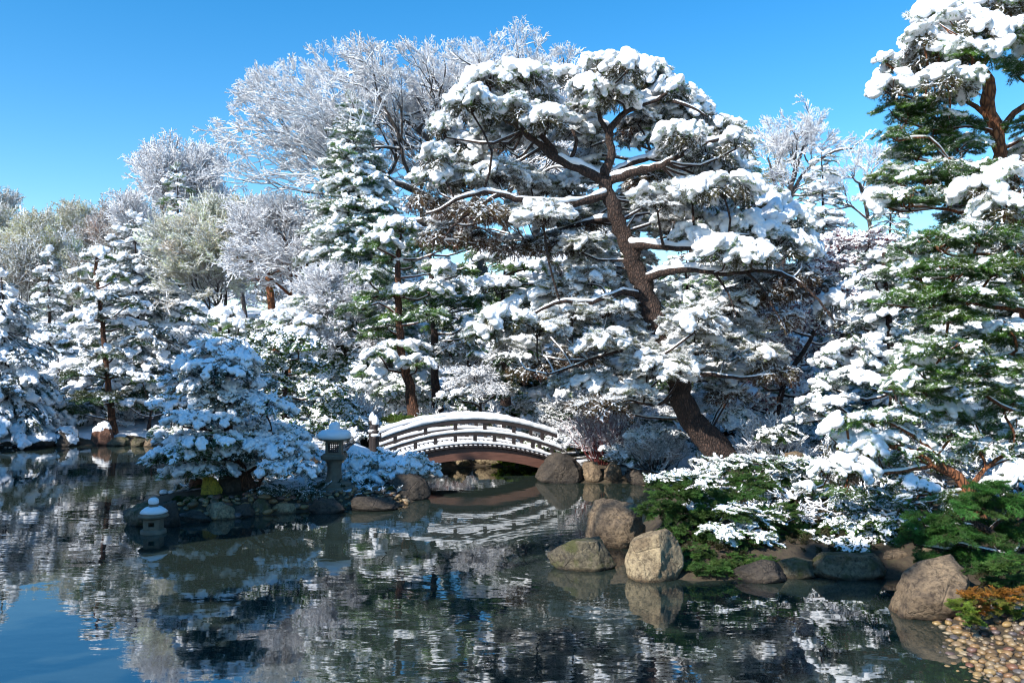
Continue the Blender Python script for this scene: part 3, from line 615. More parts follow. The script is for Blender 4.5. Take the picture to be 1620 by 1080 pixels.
def bare_tree(name, label, Y, base, starts, tipn, r0, size=.6, bark=BARK_GREY, kind='bare', levels=4, snow=.03, group=None, spread=.55, lift=.1, crown=None, nk=3, cat='tree', col=BROWN, zbase=None, wide=1.0, reach=1.0, extra=()):
    """starts: trunk path in pixels; limbs fork from its upper half; crown (cx,cy,rx,ry in px) keeps growth inside an oval"""
    SEED[0] += 7; s = Plant(name, label, cat, Y, base, SEED[0], bark, group, zbase); rs = s.rs
    s.limb(starts, r0, r0*.5, 'trunk', snow=.03)
    for e in extra: s.limb(e[0], e[1], e[2], 'limb', snow=.05, n=8)
    K = s.skel[0]; KK = [k[int(len(k)*(.5 if i == 0 else .15)):] for i, k in enumerate(s.skel)]; cc = W(crown[0], crown[1], Y); crx, crz = M(crown[2], Y), M(crown[3], Y); tips = []
    def inside(p): q = (p-cc)/np.array([crx, crx*.8, crz]); return (q*q).sum()
    A = []; B = []; RA = []; RB = []
    org = K[int(len(K)*.7), :3]-[0, 0, .5]
    def grow(p, d, L, r, lev):
        lim = vnoise(p[None]*.6+7, 1, s.seed)[0]; n = 5; q = p.copy(); pts = [q]
        for i in range(n):
            o_ = q-org; o_ /= np.linalg.norm(o_)+1e-9
            d = d+rs.normal(0, .20, 3)+o_*.10+np.array([0, 0, lift*.25])
            d = d/np.linalg.norm(d)
            if inside(q+d*L/n) > 1.0+.25*lim: lev = 0; L = min(L, 1.2); break
            q2 = q+d*L/n; A.append(q); B.append(q2); RA.append(r*(1-i/n*.45)); RB.append(r*(1-(i+1)/n*.45)); q = q2; pts.append(q)
        if lev == 0: tips.append((q, d, L)); return
        for c in range(nk):
            k = rs.randint(1, len(pts)) if c else len(pts)-1; a = rs.normal(0, 1, 3); a -= a@d*d; a /= np.linalg.norm(a); sp = spread*rs.uniform(.6, 1.4) if c else spread*.4
            d2 = d*math.cos(sp)+a*math.sin(sp); grow(pts[k].copy(), d2, L*rs.uniform(.6, .85), r*(.62 if c else .6), lev-1)
    for i in range(tipn):
        Q = KK[i % len(KK)]; m_ = (tipn+len(KK)-1)//len(KK); j = min(int(len(Q)*((i//len(KK))+.999)/m_), len(Q)-1); p = Q[j, :3].copy()
        th = i*2.4+rs.rand(); out = np.array([math.cos(th)*wide, math.sin(th)*.6, .45+rs.rand()*.5]); v = (cc-p); out = out*1.0+v/np.linalg.norm(v)*.6; out /= np.linalg.norm(out)
        grow(p, out, max(crx, crz)*reach*rs.uniform(.38, .55), Q[j, 3]*.66, levels)
    A = np.array(A); B = np.array(B); RA = np.maximum(RA, .006); RB = np.maximum(RB, .005)
    s.br.segs(A, B, RA, RB, 5); D = B-A; h = np.clip(1-np.abs(D[:, 2])/(np.linalg.norm(D, axis=1)+1e-9), .1, 1); rr = (RA*.55+snow*.6)*(.35+.65*h); o = np.column_stack([0*RA, 0*RA, RA*.6+rr*.4])
    s.bs.segs(A+o, B+o, rr, rr*.9, 4)
    P = []; Yw = []; Pt = []
    for q, d, L in tips:
        for k in range(1):
            P.append(q-d*.12*k*L); Yw.append(math.atan2(d[1], d[0])+rs.normal(0, .5)); Pt.append(math.asin(np.clip(d[2], -1, 1))*.8+rs.normal(0, .25))
    P = np.array(P); n = len(P); s.spr(P, np.array(Yw), np.array(Pt), size*rs.uniform(.7, 1.2, n), kind, col, roll=rs.uniform(-.5, .5, n))
    return s.done()

# ------------------------------------------------------------------ boulders, edging stones
def boulder(label, px, py, w, h, material='brown', snow=0., depth=.8, seed=1, Y=None, flat=(), lump=.16, sink=.25, name='boulder', z0=0.0, lean=0, group=None, lit=None):
    Y = Y or 4050/(py-HY)*(1-z0/3.0); hw = M(w, Y)/2; H = M(h, Y); x = (px-PX0)/F*Y; Yc = Y+hw*depth*.8
    hw *= Yc/Y
    V, T = ICO[5]; rs = R_(seed*31+5); v = V.copy()
    for k in range(12):                                   # flat facets cut from the ball
        n = rs.normal(0, 1, 3); n[2] = abs(n[2])*.6; n /= np.linalg.norm(n); c = rs.uniform(.58, .86); d = v@n-c; v = v-np.outer(np.maximum(d, 0), n)*.97
    for n, c in flat:
        n = np.array(n, float); n /= np.linalg.norm(n); d = v@n-c; v = v-np.outer(np.maximum(d, 0), n)*.95
    v = v*(1+lump*.7*vnoise(v, 1.6, seed)[:, None]+lump*.22*vnoise(v, 5.5, seed+1)[:, None]+.022*vnoise(v, 13, seed+2)[:, None]-.05*np.clip(1-np.abs(vnoise(v, 3.1, seed+6))*9, 0, 1)[:, None]+.012*vnoise(v, 29, seed+3)[:, None])
    mx = np.abs(v).max(0); v = v/[v[:, 0].max()-v[:, 0].min(), v[:, 1].max()-v[:, 1].min(), 1]*[2, 2, 1]
    v[:, 0] -= (v[:, 0].max()+v[:, 0].min())/2
    z = v[:, 2]; z = (z-z.min())/(z.max()-z.min()); v = np.column_stack([v[:, 0]*hw*(1+lean*0), v[:, 1]*hw*depth, (z*(1+sink)-sink)*H])
    v[:, 0] += lean*v[:, 2]
    b = Buf(); b.add(v, tris=T); root = thing(name, label, 'rock', (x, Yc, z0), group=group)
    mkobj('stone', b.mesh('stone', [ROCKS[material]]), root)
    if snow:
        fn = v[T]; N = np.zeros_like(v); c = np.cross(fn[:, 1]-fn[:, 0], fn[:, 2]-fn[:, 0])
        for k in range(3): np.add.at(N, T[:, k], c)
        N /= np.linalg.norm(N, axis=1)[:, None]+1e-9; wgt = sstep((N[:, 2]-.35+.15*vnoise(v, 6, seed))/.45); keep = (wgt[T] > .01).any(1)
        sv = v+np.outer(wgt*snow-.008, [0, 0, 1])+N*(wgt*snow*.3)[:, None]; b = Buf(); b.add(sv, tris=T[keep]); me = b.mesh('snow', [SNOW]); 
        mkobj('snow', me, root, kind='stuff')
    return root
#BODY
# ------------------------------------------------------------------ bridge
KZ = .088
def sweep(buf, prof, xs, m=0, lump=0, seed=0, zf=lambda x: -KZ*x*x, ends=True):
    prof = np.array(prof, float); n = len(prof); N = len(xs); v = np.zeros((N, n, 3))
    for i, x in enumerate(xs): v[i, :, 0] = x; v[i, :, 1] = prof[:, 0]; v[i, :, 2] = prof[:, 1]+zf(x)
    v = v.reshape(-1, 3)
    if lump:
        top = np.tile(prof[:, 1] > prof[:, 1].min()+1e-4, N)
        v[:, 2] += top*lump*(vnoise(v, 5, seed)+.6*vnoise(v, 14, seed+1)); v[:, 1] += top*lump*.5*vnoise(v, 9, seed+2)
    i = np.arange(N-1)[:, None]*n; k = np.arange(n)[None]; q = np.stack([i+k, i+n+k, i+n+(k+1) % n, i+(k+1) % n], -1).reshape(-1, 4)
    t = []
    if ends:
        for k in range(1, n-1): t += [[0, k, k+1], [(N-1)*n, (N-1)*n+k+1, (N-1)*n+k]]
    buf.add(v, quads=q, tris=t or None, m=m)
def rect(y0, y1, z0, z1): return [(y0, z0), (y0, z1), (y1, z1), (y1, z0)]
def mound(y0, y1, z0, h, n=9):
    a = np.linspace(math.pi, 0, n); c = (y0+y1)/2; w = (y1-y0)/2
    return [(c+w*np.sign(math.cos(t))*abs(math.cos(t))**.6, z0+h*abs(math.sin(t))**.6) for t in a]
def build_bridge():
    rt = thing('arched_bridge', 'dark wooden arched footbridge with snow on its rails and red brown beam', 'bridge', (-1.0, 20.6, 0), math.radians(13.0))
    xs = np.linspace(-2.16, 2.16, 46); Wd = 1.15
    def part(n, b, m, p=rt, sm=False): return mkobj(n, b.mesh(n, m if isinstance(m, list) else [m], smooth=sm), p)
    for k, y in enumerate((0, Wd)):
        b = Buf(); sweep(b, rect(y-.05, y+.05, 1.335, 1.432), xs); hr = part('handrail', b, WOOD_DARK)
        b = Buf(); sweep(b, mound(y-.062, y+.062, 1.43, .122, 11), np.linspace(-2.13, 2.17, 260), lump=.017, seed=3+k); part('snow', b, SNOW, hr, True)
        b = Buf(); sweep(b, rect(y-.04, y+.04, 1.045, 1.123), np.linspace(-2.16, 2.3, 46)); mr = part('middle_rail', b, WOOD_DARK)
        b = Buf(); sweep(b, mound(y-.05, y+.05, 1.12, .075, 9), np.linspace(-2.13, 2.29, 150), lump=.011, seed=13+k); part('snow', b, SNOW, mr, True)
        b = Buf(); sweep(b, rect(y-.045, y+.045, .826, .852), xs); cb = part('kerb_rail', b, WOOD_DARK)
        b = Buf(); sweep(b, mound(y-.055, y+.055, .849, .06, 9), np.linspace(-2.14, 2.14, 150), lump=.011, seed=23+k); part('snow', b, SNOW, cb, True)
        for i in range(-2, 4):
            x = -.03+.72*(i-.0)-.36+.36*0
            x = .72*i-.37
            if abs(x) < 2.1:
                z = -KZ*x*x; b = Buf(); b.box((x, y, 1.229+z), (.042, .036, .108)); part('baluster', b, WOOD_DARK)
        for i in range(-4, 5):
            x = .48*i+.11
            if abs(x) < 2.1:
                z = -KZ*x*x; b = Buf(); b.box((x, y, .947+z), (.042, .036, .10)); part('baluster', b, WOOD_DARK)
        b = Buf(); xb = np.linspace(-2.1, 2.1, 40); prof = rect(y-.05, y+.05, .46, .742); sweep(b, prof, xb); part('beam', b, WOOD_RED)
        # end post on the left
        b = Buf(); px = -2.27
        b.lathe([(0, -.1), (.086, -.1), (.086, .50), (.086, 1.02), (.095, 1.03), (.095, 1.07), (.068, 1.08), (.066, 1.16), (.08, 1.17), (.08, 1.2), (.045, 1.215), (.045, 1.25), (.072, 1.29), (.078, 1.34), (.05, 1.42), (.0, 1.48)], 20, c=(px, y, .0))
        po = part('end_post', b, WOOD_DARK, rt, True)
        b = Buf(); b.lathe([(.074, 1.345), (.088, 1.37), (.086, 1.43), (.055, 1.52), (.0, 1.575)], 20, c=(px, y, .0), wob=.03); part('snow_cap', b, SNOW, po, True); b = Buf(); b.lathe([(.0, 1.10), (.108, 1.072), (.108, 1.10), (.072, 1.128), (.05, 1.13)], 20, c=(px, y, 0), wob=.03, seed=4); part('snow_ring', b, SNOW, po, True)
    npl = 37
    for i in range(npl):
        x = -2.1+4.2*i/(npl-1); z = -KZ*x*x; sl = math.atan(-2*KZ*x); Rm = np.array([[math.cos(sl), 0, -math.sin(sl)], [0, 1, 0], [math.sin(sl), 0, math.cos(sl)]])
        b = Buf(); b.box((x, Wd/2, .79+z), (.05, Wd/2+.13, .022), R=Rm); pl = part('plank', b, WOOD_DARK)
        b = Buf(); rs = R_(i); b.blob((x, Wd/2, .815+z), (.053, Wd/2+.135, .022), 2, lump=0); v = b.v[0]; c = np.array([x, Wd/2, .83+z]); r = v-c; v[:] = c+np.sign(r)*np.abs(r/np.array([.055, Wd/2+.15, .03]))**.45*np.array([.052, Wd/2+.145, .029+.006*rs.rand()])
        part('snow', b, SNOW, pl, True)
build_bridge()

# ------------------------------------------------------------------ lanterns
def build_lantern():
    Y = 17.8; x = (529-PX0)/F*Y; z0 = .2
    rt = thing('stone_lantern', 'tall grey stone lantern with lattice window under a thick snow cap', 'lantern', (x, Y, z0), math.radians(4))
    def part(n, b, m=STONE, p=rt, sm=True): return mkobj(n, b.mesh(n, [m], smooth=sm), p)
    b = Buf(); b.lathe([(0, -.1), (.42, -.1), (.42, .05), (.40, .07), (.0, .07)], 24, sq=False, wob=.02); part('base_slab', b)
    b = Buf(); b.lathe([(.36, .068), (.36, .12), (.30, .15), (.2, .16), (.0, .16)], 24, wob=.02, seed=3); part('base_ring', b)
    b = Buf(); b.lathe([(.21, .15), (.17, .20), (.15, .30), (.145, .38), (.15, .40), (.15, .42), (.145, .44), (.16, .55), (.20, .60)], 20, wob=.015); part('pillar', b)
    b = Buf(); b.lathe([(.10, .598), (.20, .60), (.245, .63), (.25, .70), (.235, .715), (.0, .715)], 32, sq=True); part('platform', b, sm=False)
    # fire box: four corner posts, sills and a lattice front and back
    w = .165; fb = Buf()
    for sx in (-1, 1):
        for sy in (-1, 1): fb.box((sx*(w-.028), sy*(w-.028), .86), (.028, .028, .147))
    for sx in (-1, 1):
        fb.box((sx*(w-.012), 0, .86), (.010, w-.057, .147))
    for sy in (-1, 1):
        fb.box((0, sy*(w-.018), .738), (w-.057, .016, .025)); fb.box((0, sy*(w-.018), .982), (w-.057, .016, .024))
    bx = part('fire_box', fb, sm=False)
    for sy in (-1, 1):
        lb = Buf()
        for k in range(-2, 3): lb.box((k*.04, sy*(w-.022), .86), (.008, .007, .097))
        for k in range(-2, 3): lb.box((0, sy*(w-.026), .86+k*.038), (w-.059, .0065, .008))
        part('lattice', lb, WOOD_DARK, bx, False)
    b = Buf(); b.lathe([(.0, 1.004), (.30, 1.006), (.335, 1.03), (.335, 1.055), (.2, 1.12), (.09, 1.17), (.0, 1.17)], 28, wob=.01); rf = part('roof', b)
    b = Buf(); b.lathe([(.30, 1.045), (.335, 1.05), (.352, 1.08), (.35, 1.13), (.325, 1.175), (.27, 1.205), (.20, 1.22), (.13, 1.228), (.105, 1.24), (.115, 1.27), (.122, 1.31), (.105, 1.35), (.06, 1.375), (.0, 1.38)], 36, wob=.05, seed=8); part('snow', b, SNOW, rf)
build_lantern()
def build_small_lantern():
    Y = 14.35; x = (243-PX0)/F*Y
    rt = thing('low_stone_lantern', 'low stone lantern with rounded snow covered roof standing on a slab in the pond', 'lantern', (x, Y, 0), math.radians(6)); rt.scale = (.9, .9, .93)
    def part(n, b, m=STONE, p=rt, sm=True): return mkobj(n, b.mesh(n, [m], smooth=sm), p)
    b = Buf(); b.lathe([(0, -.3), (.20, -.3), (.235, .0), (.23, .055), (.20, .07), (0, .07)], 20, wob=.05); part('base_slab', b)
    w = .145; b = Buf()
    for sy in (-1, 1):
        for sx in (-1, 1): b.box((sx*(w-.045), sy*(w-.02), .165), (.045, .02, .098))
        b.box((0, sy*(w-.02), .097), (w-.09, .02, .03)); b.box((0, sy*(w-.02), .233), (w-.09, .02, .03))
    for sx in (-1, 1): b.box((sx*(w-.02), 0, .165), (.0195, w-.04, .098))
    part('fire_box', b, sm=False)
    b = Buf(); b.lathe([(.0, .263), (.21, .265), (.265, .29), (.275, .315), (.24, .35), (.12, .42), (.06, .45), (0, .45)], 12, wob=.02); rf = part('roof', b)
    b = Buf(); b.lathe([(.05, .45), (.085, .47), (.09, .51), (.07, .54), (.0, .55)], 16); kn = part('finial', b)
    b = Buf(); b.lathe([(.18, .375), (.235, .36), (.243, .38), (.215, .42), (.15, .465), (.09, .475), (.05, .47)], 24, wob=.05, seed=5); part('snow', b, SNOW, rf)
    b = Buf(); b.lathe([(.082, .525), (.096, .545), (.09, .60), (.055, .63), (.0, .635)], 18, wob=.03); part('snow', b, SNOW, kn)
build_small_lantern()
for i, (px, py, r, h) in enumerate([(259, 785, .075, .16), (271, 784, .06, .15), (282, 783, .05, .1), (291, 781, .055, .12), (300, 780, .05, .12), (309, 777, .045, .1)]):
    Y = 17.3+.15*i; x = (px-PX0)/F*Y; z = CH-(py-HY)/F*Y
    r0 = thing('log_stake', ['thick short log stake with a snow cap, leftmost of the row behind the low lantern', 'second log stake from the left, snow capped, touching the thick one', 'third snow capped log stake from the left, the lowest one', 'fourth snow capped log stake from the left', 'fifth snow capped log stake from the left', 'last snow capped log stake, beside the yellow stone'][i], 'stake', (x, Y, z-.1), group='log stakes along the island edge')
    b = Buf(); b.tube([(0, 0, -.3), (0, 0, 0), (0, 0, h)], r, 12, lump=.06, seed=i); mkobj('log', b.mesh('log', [BARK]), r0)
    b = Buf(); b.blob((0, 0, h+r*.35), (r*1.1, r*1.1, r*.75), 3, lump=.06, seed=i); mkobj('snow', b.mesh('snow', [SNOW]), r0)

# ------------------------------------------------------------------ rocks
B_ = boulder
B_('flat topped tan boulder half under the green juniper', 978, 868, 96, 72, 'brown', .0, .8, 3, flat=[((0, -.2, 1), .6)])
B_('low rounded boulder standing alone in the pond with a wet dark band', 922, 906, 108, 48, 'moss', .0, .7, 11, flat=[((0, 0, 1), .7)], z0=-.02)
B_('large tan boulder with a steep streaked face at the right bank', 1042, 920, 94, 80, 'tan', 0, .7, 21, flat=[((-.6, -.8, .35), .55)], lean=-.08)
B_('big sloping brown boulder at the lower right shore beside the orange shrub', 1492, 982, 118, 92, 'brown', 0, .9, 31, flat=[((-.5, -.3, .8), .5)], lean=.3)
B_('long mossy olive boulder lying on the right shore', 1352, 916, 128, 36, 'moss', 0, .6, 41, flat=[((0, 0, 1), .6)])
B_('small dark boulder with yellow lichen left of the long mossy one', 1268, 915, 66, 30, 'moss', 0, .7, 43)
B_('dark wedge boulder at the water under the snowy juniper', 1210, 922, 90, 30, 'dark', 0, .7, 45)
B_('small flat brown stone at the right end of the long mossy boulder', 1424, 905, 70, 32, 'brown', 0, .7, 47)
B_('upright tan stone behind the sloping brown boulder', 1490, 915, 62, 62, 'tan', 0, .7, 49, Y=11.6)
B_('dark angular boulder carrying the right end of the bridge', 887, 764, 78, 46, 'dark', 0, .8, 51, flat=[((-.8, -.4, .5), .5)])
B_('squat brown stone right of the bridge boulder', 938, 763, 34, 33, 'brown', .0, .8, 53)
B_('rounded brown stone under the red stemmed shrub', 970, 763, 34, 33, 'brown', 0, .8, 55)
B_('dark slab leaning into the water left of the junipers', 1022, 768, 60, 24, 'dark', .0, .6, 57)
B_('pale split stone seen under the bridge arch', 770, 742, 46, 22, 'tan', 0, .6, 61, Y=22.9)
B_('grey lit stone at the left under the bridge arch', 722, 742, 44, 24, 'tan', 0, .6, 63, Y=22.6)
B_('dark stone carrying the left end of the bridge', 642, 792, 74, 40, 'dark', 0, .8, 65)
B_('tall mossy rock with snow behind the low lantern', 216, 832, 58, 34, 'moss', .0, .9, 71)
B_('black rock standing right of the low lantern', 262, 833, 40, 40, 'dark', .0, .7, 73)
B_('flat dark rock in the water right of the low lantern', 302, 826, 56, 17, 'dark', 0, .6, 75)
B_('brown veined rock at the tip of the island shore', 345, 822, 50, 26, 'tan', 0, .6, 77)
B_('dark rock between the veined rock and the tan stones', 382, 818, 36, 20, 'dark', 0, .7, 79)
B_('mossy rounded rock below the island tree trunk', 410, 814, 36, 24, 'moss', 0, .7, 81)
B_('flat grey stone on the island shore', 448, 812, 36, 15, 'tan', 0, .6, 83)
B_('wide dark rock on the shore in front of the tall lantern', 590, 808, 78, 22, 'dark', 0, .6, 85)
B_('broad dark rock left of the lantern, low on the shore', 515, 812, 60, 22, 'dark', 0, .6, 87)
B_('yellow upright stone, sunlight put into its colour, beside the island tree', 332, 788, 34, 34, 'sun_gold', 0, .6, 91, Y=16.6, z0=.2)
B_('dark leaning stone right of the yellow stone', 362, 790, 46, 38, 'dark', 0, .6, 93, Y=16.8, z0=.2)
B_('round reddish stone behind the yellow stone', 308, 772, 28, 18, 'red', 0, .8, 95, Y=17.6, z0=.22)
B_('snow capped boulder left of the bridge posts', 566, 705, 40, 22, 'dark', .09, .8, 97, Y=19.2, z0=.55)
B_('brown boulder behind the tall lantern', 478, 716, 52, 34, 'brown', .05, .8, 99, Y=20.5, z0=.35)
B_('red brown boulder with a snow top at the foot of the leaning pine', 156, 704, 40, 34, 'red', .06, .8, 101)
B_('low tan boulder at the water below the leaning pine', 182, 706, 38, 14, 'moss', 0, .8, 103, z0=-.02)
B_('dark square boulder with snow on the far shore', 98, 706, 44, 28, 'dark', .06, .8, 105)
B_('long dark shore rock left of the square boulder', 52, 708, 54, 20, 'dark', .05, .8, 107)
B_('dark shore rock at the left edge of the photo', 5, 708, 56, 20, 'dark', .05, .8, 109)
B_('small mossy rock on the far shore', 214, 706, 24, 13, 'moss', 0, .8, 111)
B_('second small mossy rock nearer the island tree', 236, 706, 22, 12, 'brown', 0, .8, 113)
B_('brown flat topped rock among the shrubs behind the pine trunk', 1262, 718, 36, 16, 'brown', 0, .8, 115, Y=17, z0=.85)

# ------------------------------------------------------------------ pebbles
def pebbles():
    rt = mkobj('pebble_beach', None, loc=(0, 0, 0), kind='structure'); meshes = []
    b0 = Buf()
    xs = np.linspace(4.2, 9.5, 26); ys = np.linspace(6.6, 9.6, 20); X, Y = np.meshgrid(xs, ys); P = np.stack([X.ravel(), Y.ravel()], 1); z = gz(P)+.006
    nx = 26; i = np.arange(19)[:, None]*nx; k = np.arange(25)[None]; q = np.stack([i+k, i+k+1, i+nx+k+1, i+nx+k], -1).reshape(-1, 4)
    for k in range(8):
        b = Buf(); rs = R_(k+50); V, T = ICO[2 if k < 4 else 1]; v = V*(1+.14*vnoise(V, 1.7, k)[:, None])*[1, .78, .52]; b.add(v, tris=T); meshes.append(b.mesh('pebble', [PEB]))
    rs = R_(5); pts = []
    cand = []
    for _ in range(16000):
        x = rs.uniform(4.0, 9.4); y = rs.uniform(6.4, 9.9); r = .018+.046*rs.rand()**1.4
        cand.append((x, y, r))
    C = np.array(cand); d = shore(C[:, :2]); ok = (d > -.75) & (C[:, 1] < 9.75-.35*np.abs(np.sin(C[:, 0]*2))*(d > .1)); C = C[ok]; d = d[ok]; C = C[np.argsort(-C[:, 2]*rs.uniform(.5, 1, len(C)))]; keep = np.zeros((2600, 3)); nk = 0
    for c in C:
        e = keep[:nk]
        if nk == 0 or (((c[:2]-e[:, :2])**2).sum(1) > ((c[2]+e[:, 2])*.70)**2).all(): keep[nk] = c; nk += 1
        if nk >= 2600: break
    keep = keep[:nk]
    K = np.array(keep); Z = gz(K[:, :2]); px = PX0+K[:, 0]/K[:, 1]*F; py = HY+(CH-Z)/K[:, 1]*F
    vis = (px < 1650) & (py < 1100) & (px > 1480); order = np.argsort(~vis*10.0+K[:, 1]/K[:, 2]*.01); rest = Buf(); n = 0
    for i in order:
        x, y, r = K[i]; z = Z[i]+r*.22
        if vis[i] and n < 295:
            o = mkobj('pebble', meshes[n % 8], rt, (x, y, z)); o.scale = (r, r, r*rs.uniform(.8, 1.1)); o.rotation_euler = (rs.normal(0, .15), rs.normal(0, .15), rs.uniform(0, 6)); n += 1
        else: rest.blob((x, y, z), (r, r*.8, r*.5), 1, lump=.12, seed=i % 40)
    mkobj('more_pebbles', rest.mesh('more_pebbles', [PEB]), rt, kind='stuff')
    # cobbles of the island shore
    rt = mkobj('stone_edging', None, loc=(0, 0, 0), kind='structure'); L = np.array([(-6.35, 15.05), (-5.7, 15.4), (-5.1, 15.6), (-4.5, 16.0), (-3.75, 16.4), (-2.96, 16.7), (-2.1, 17.0)]); rs = R_(9)
    kept = []
    for t in range(1500):
        j = rs.randint(0, 6); u = rs.rand(); p = L[j]*(1-u)+L[j+1]*u+[0, abs(rs.normal(.15, .33))]; r = rs.uniform(.04, .10)*(1.2 if p[1] < 16.4 else .9)
        if p[0] < -6.1 or any((p[0]-e[0])**2+(p[1]-e[1])**2 < ((r+e[2])*.75)**2 for e in kept): continue
        kept.append((p[0], p[1], r))
        if len(kept) >= 285: break
    for k, (x, y, r) in enumerate(kept):
        o = mkobj('cobble', meshes[k % 8], rt, (x, y, G(x, y)+r*.3)); o.scale = (r*1.15, r, r); o.rotation_euler = (rs.normal(0, .2), rs.normal(0, .2), rs.uniform(0, 6))
pebbles()

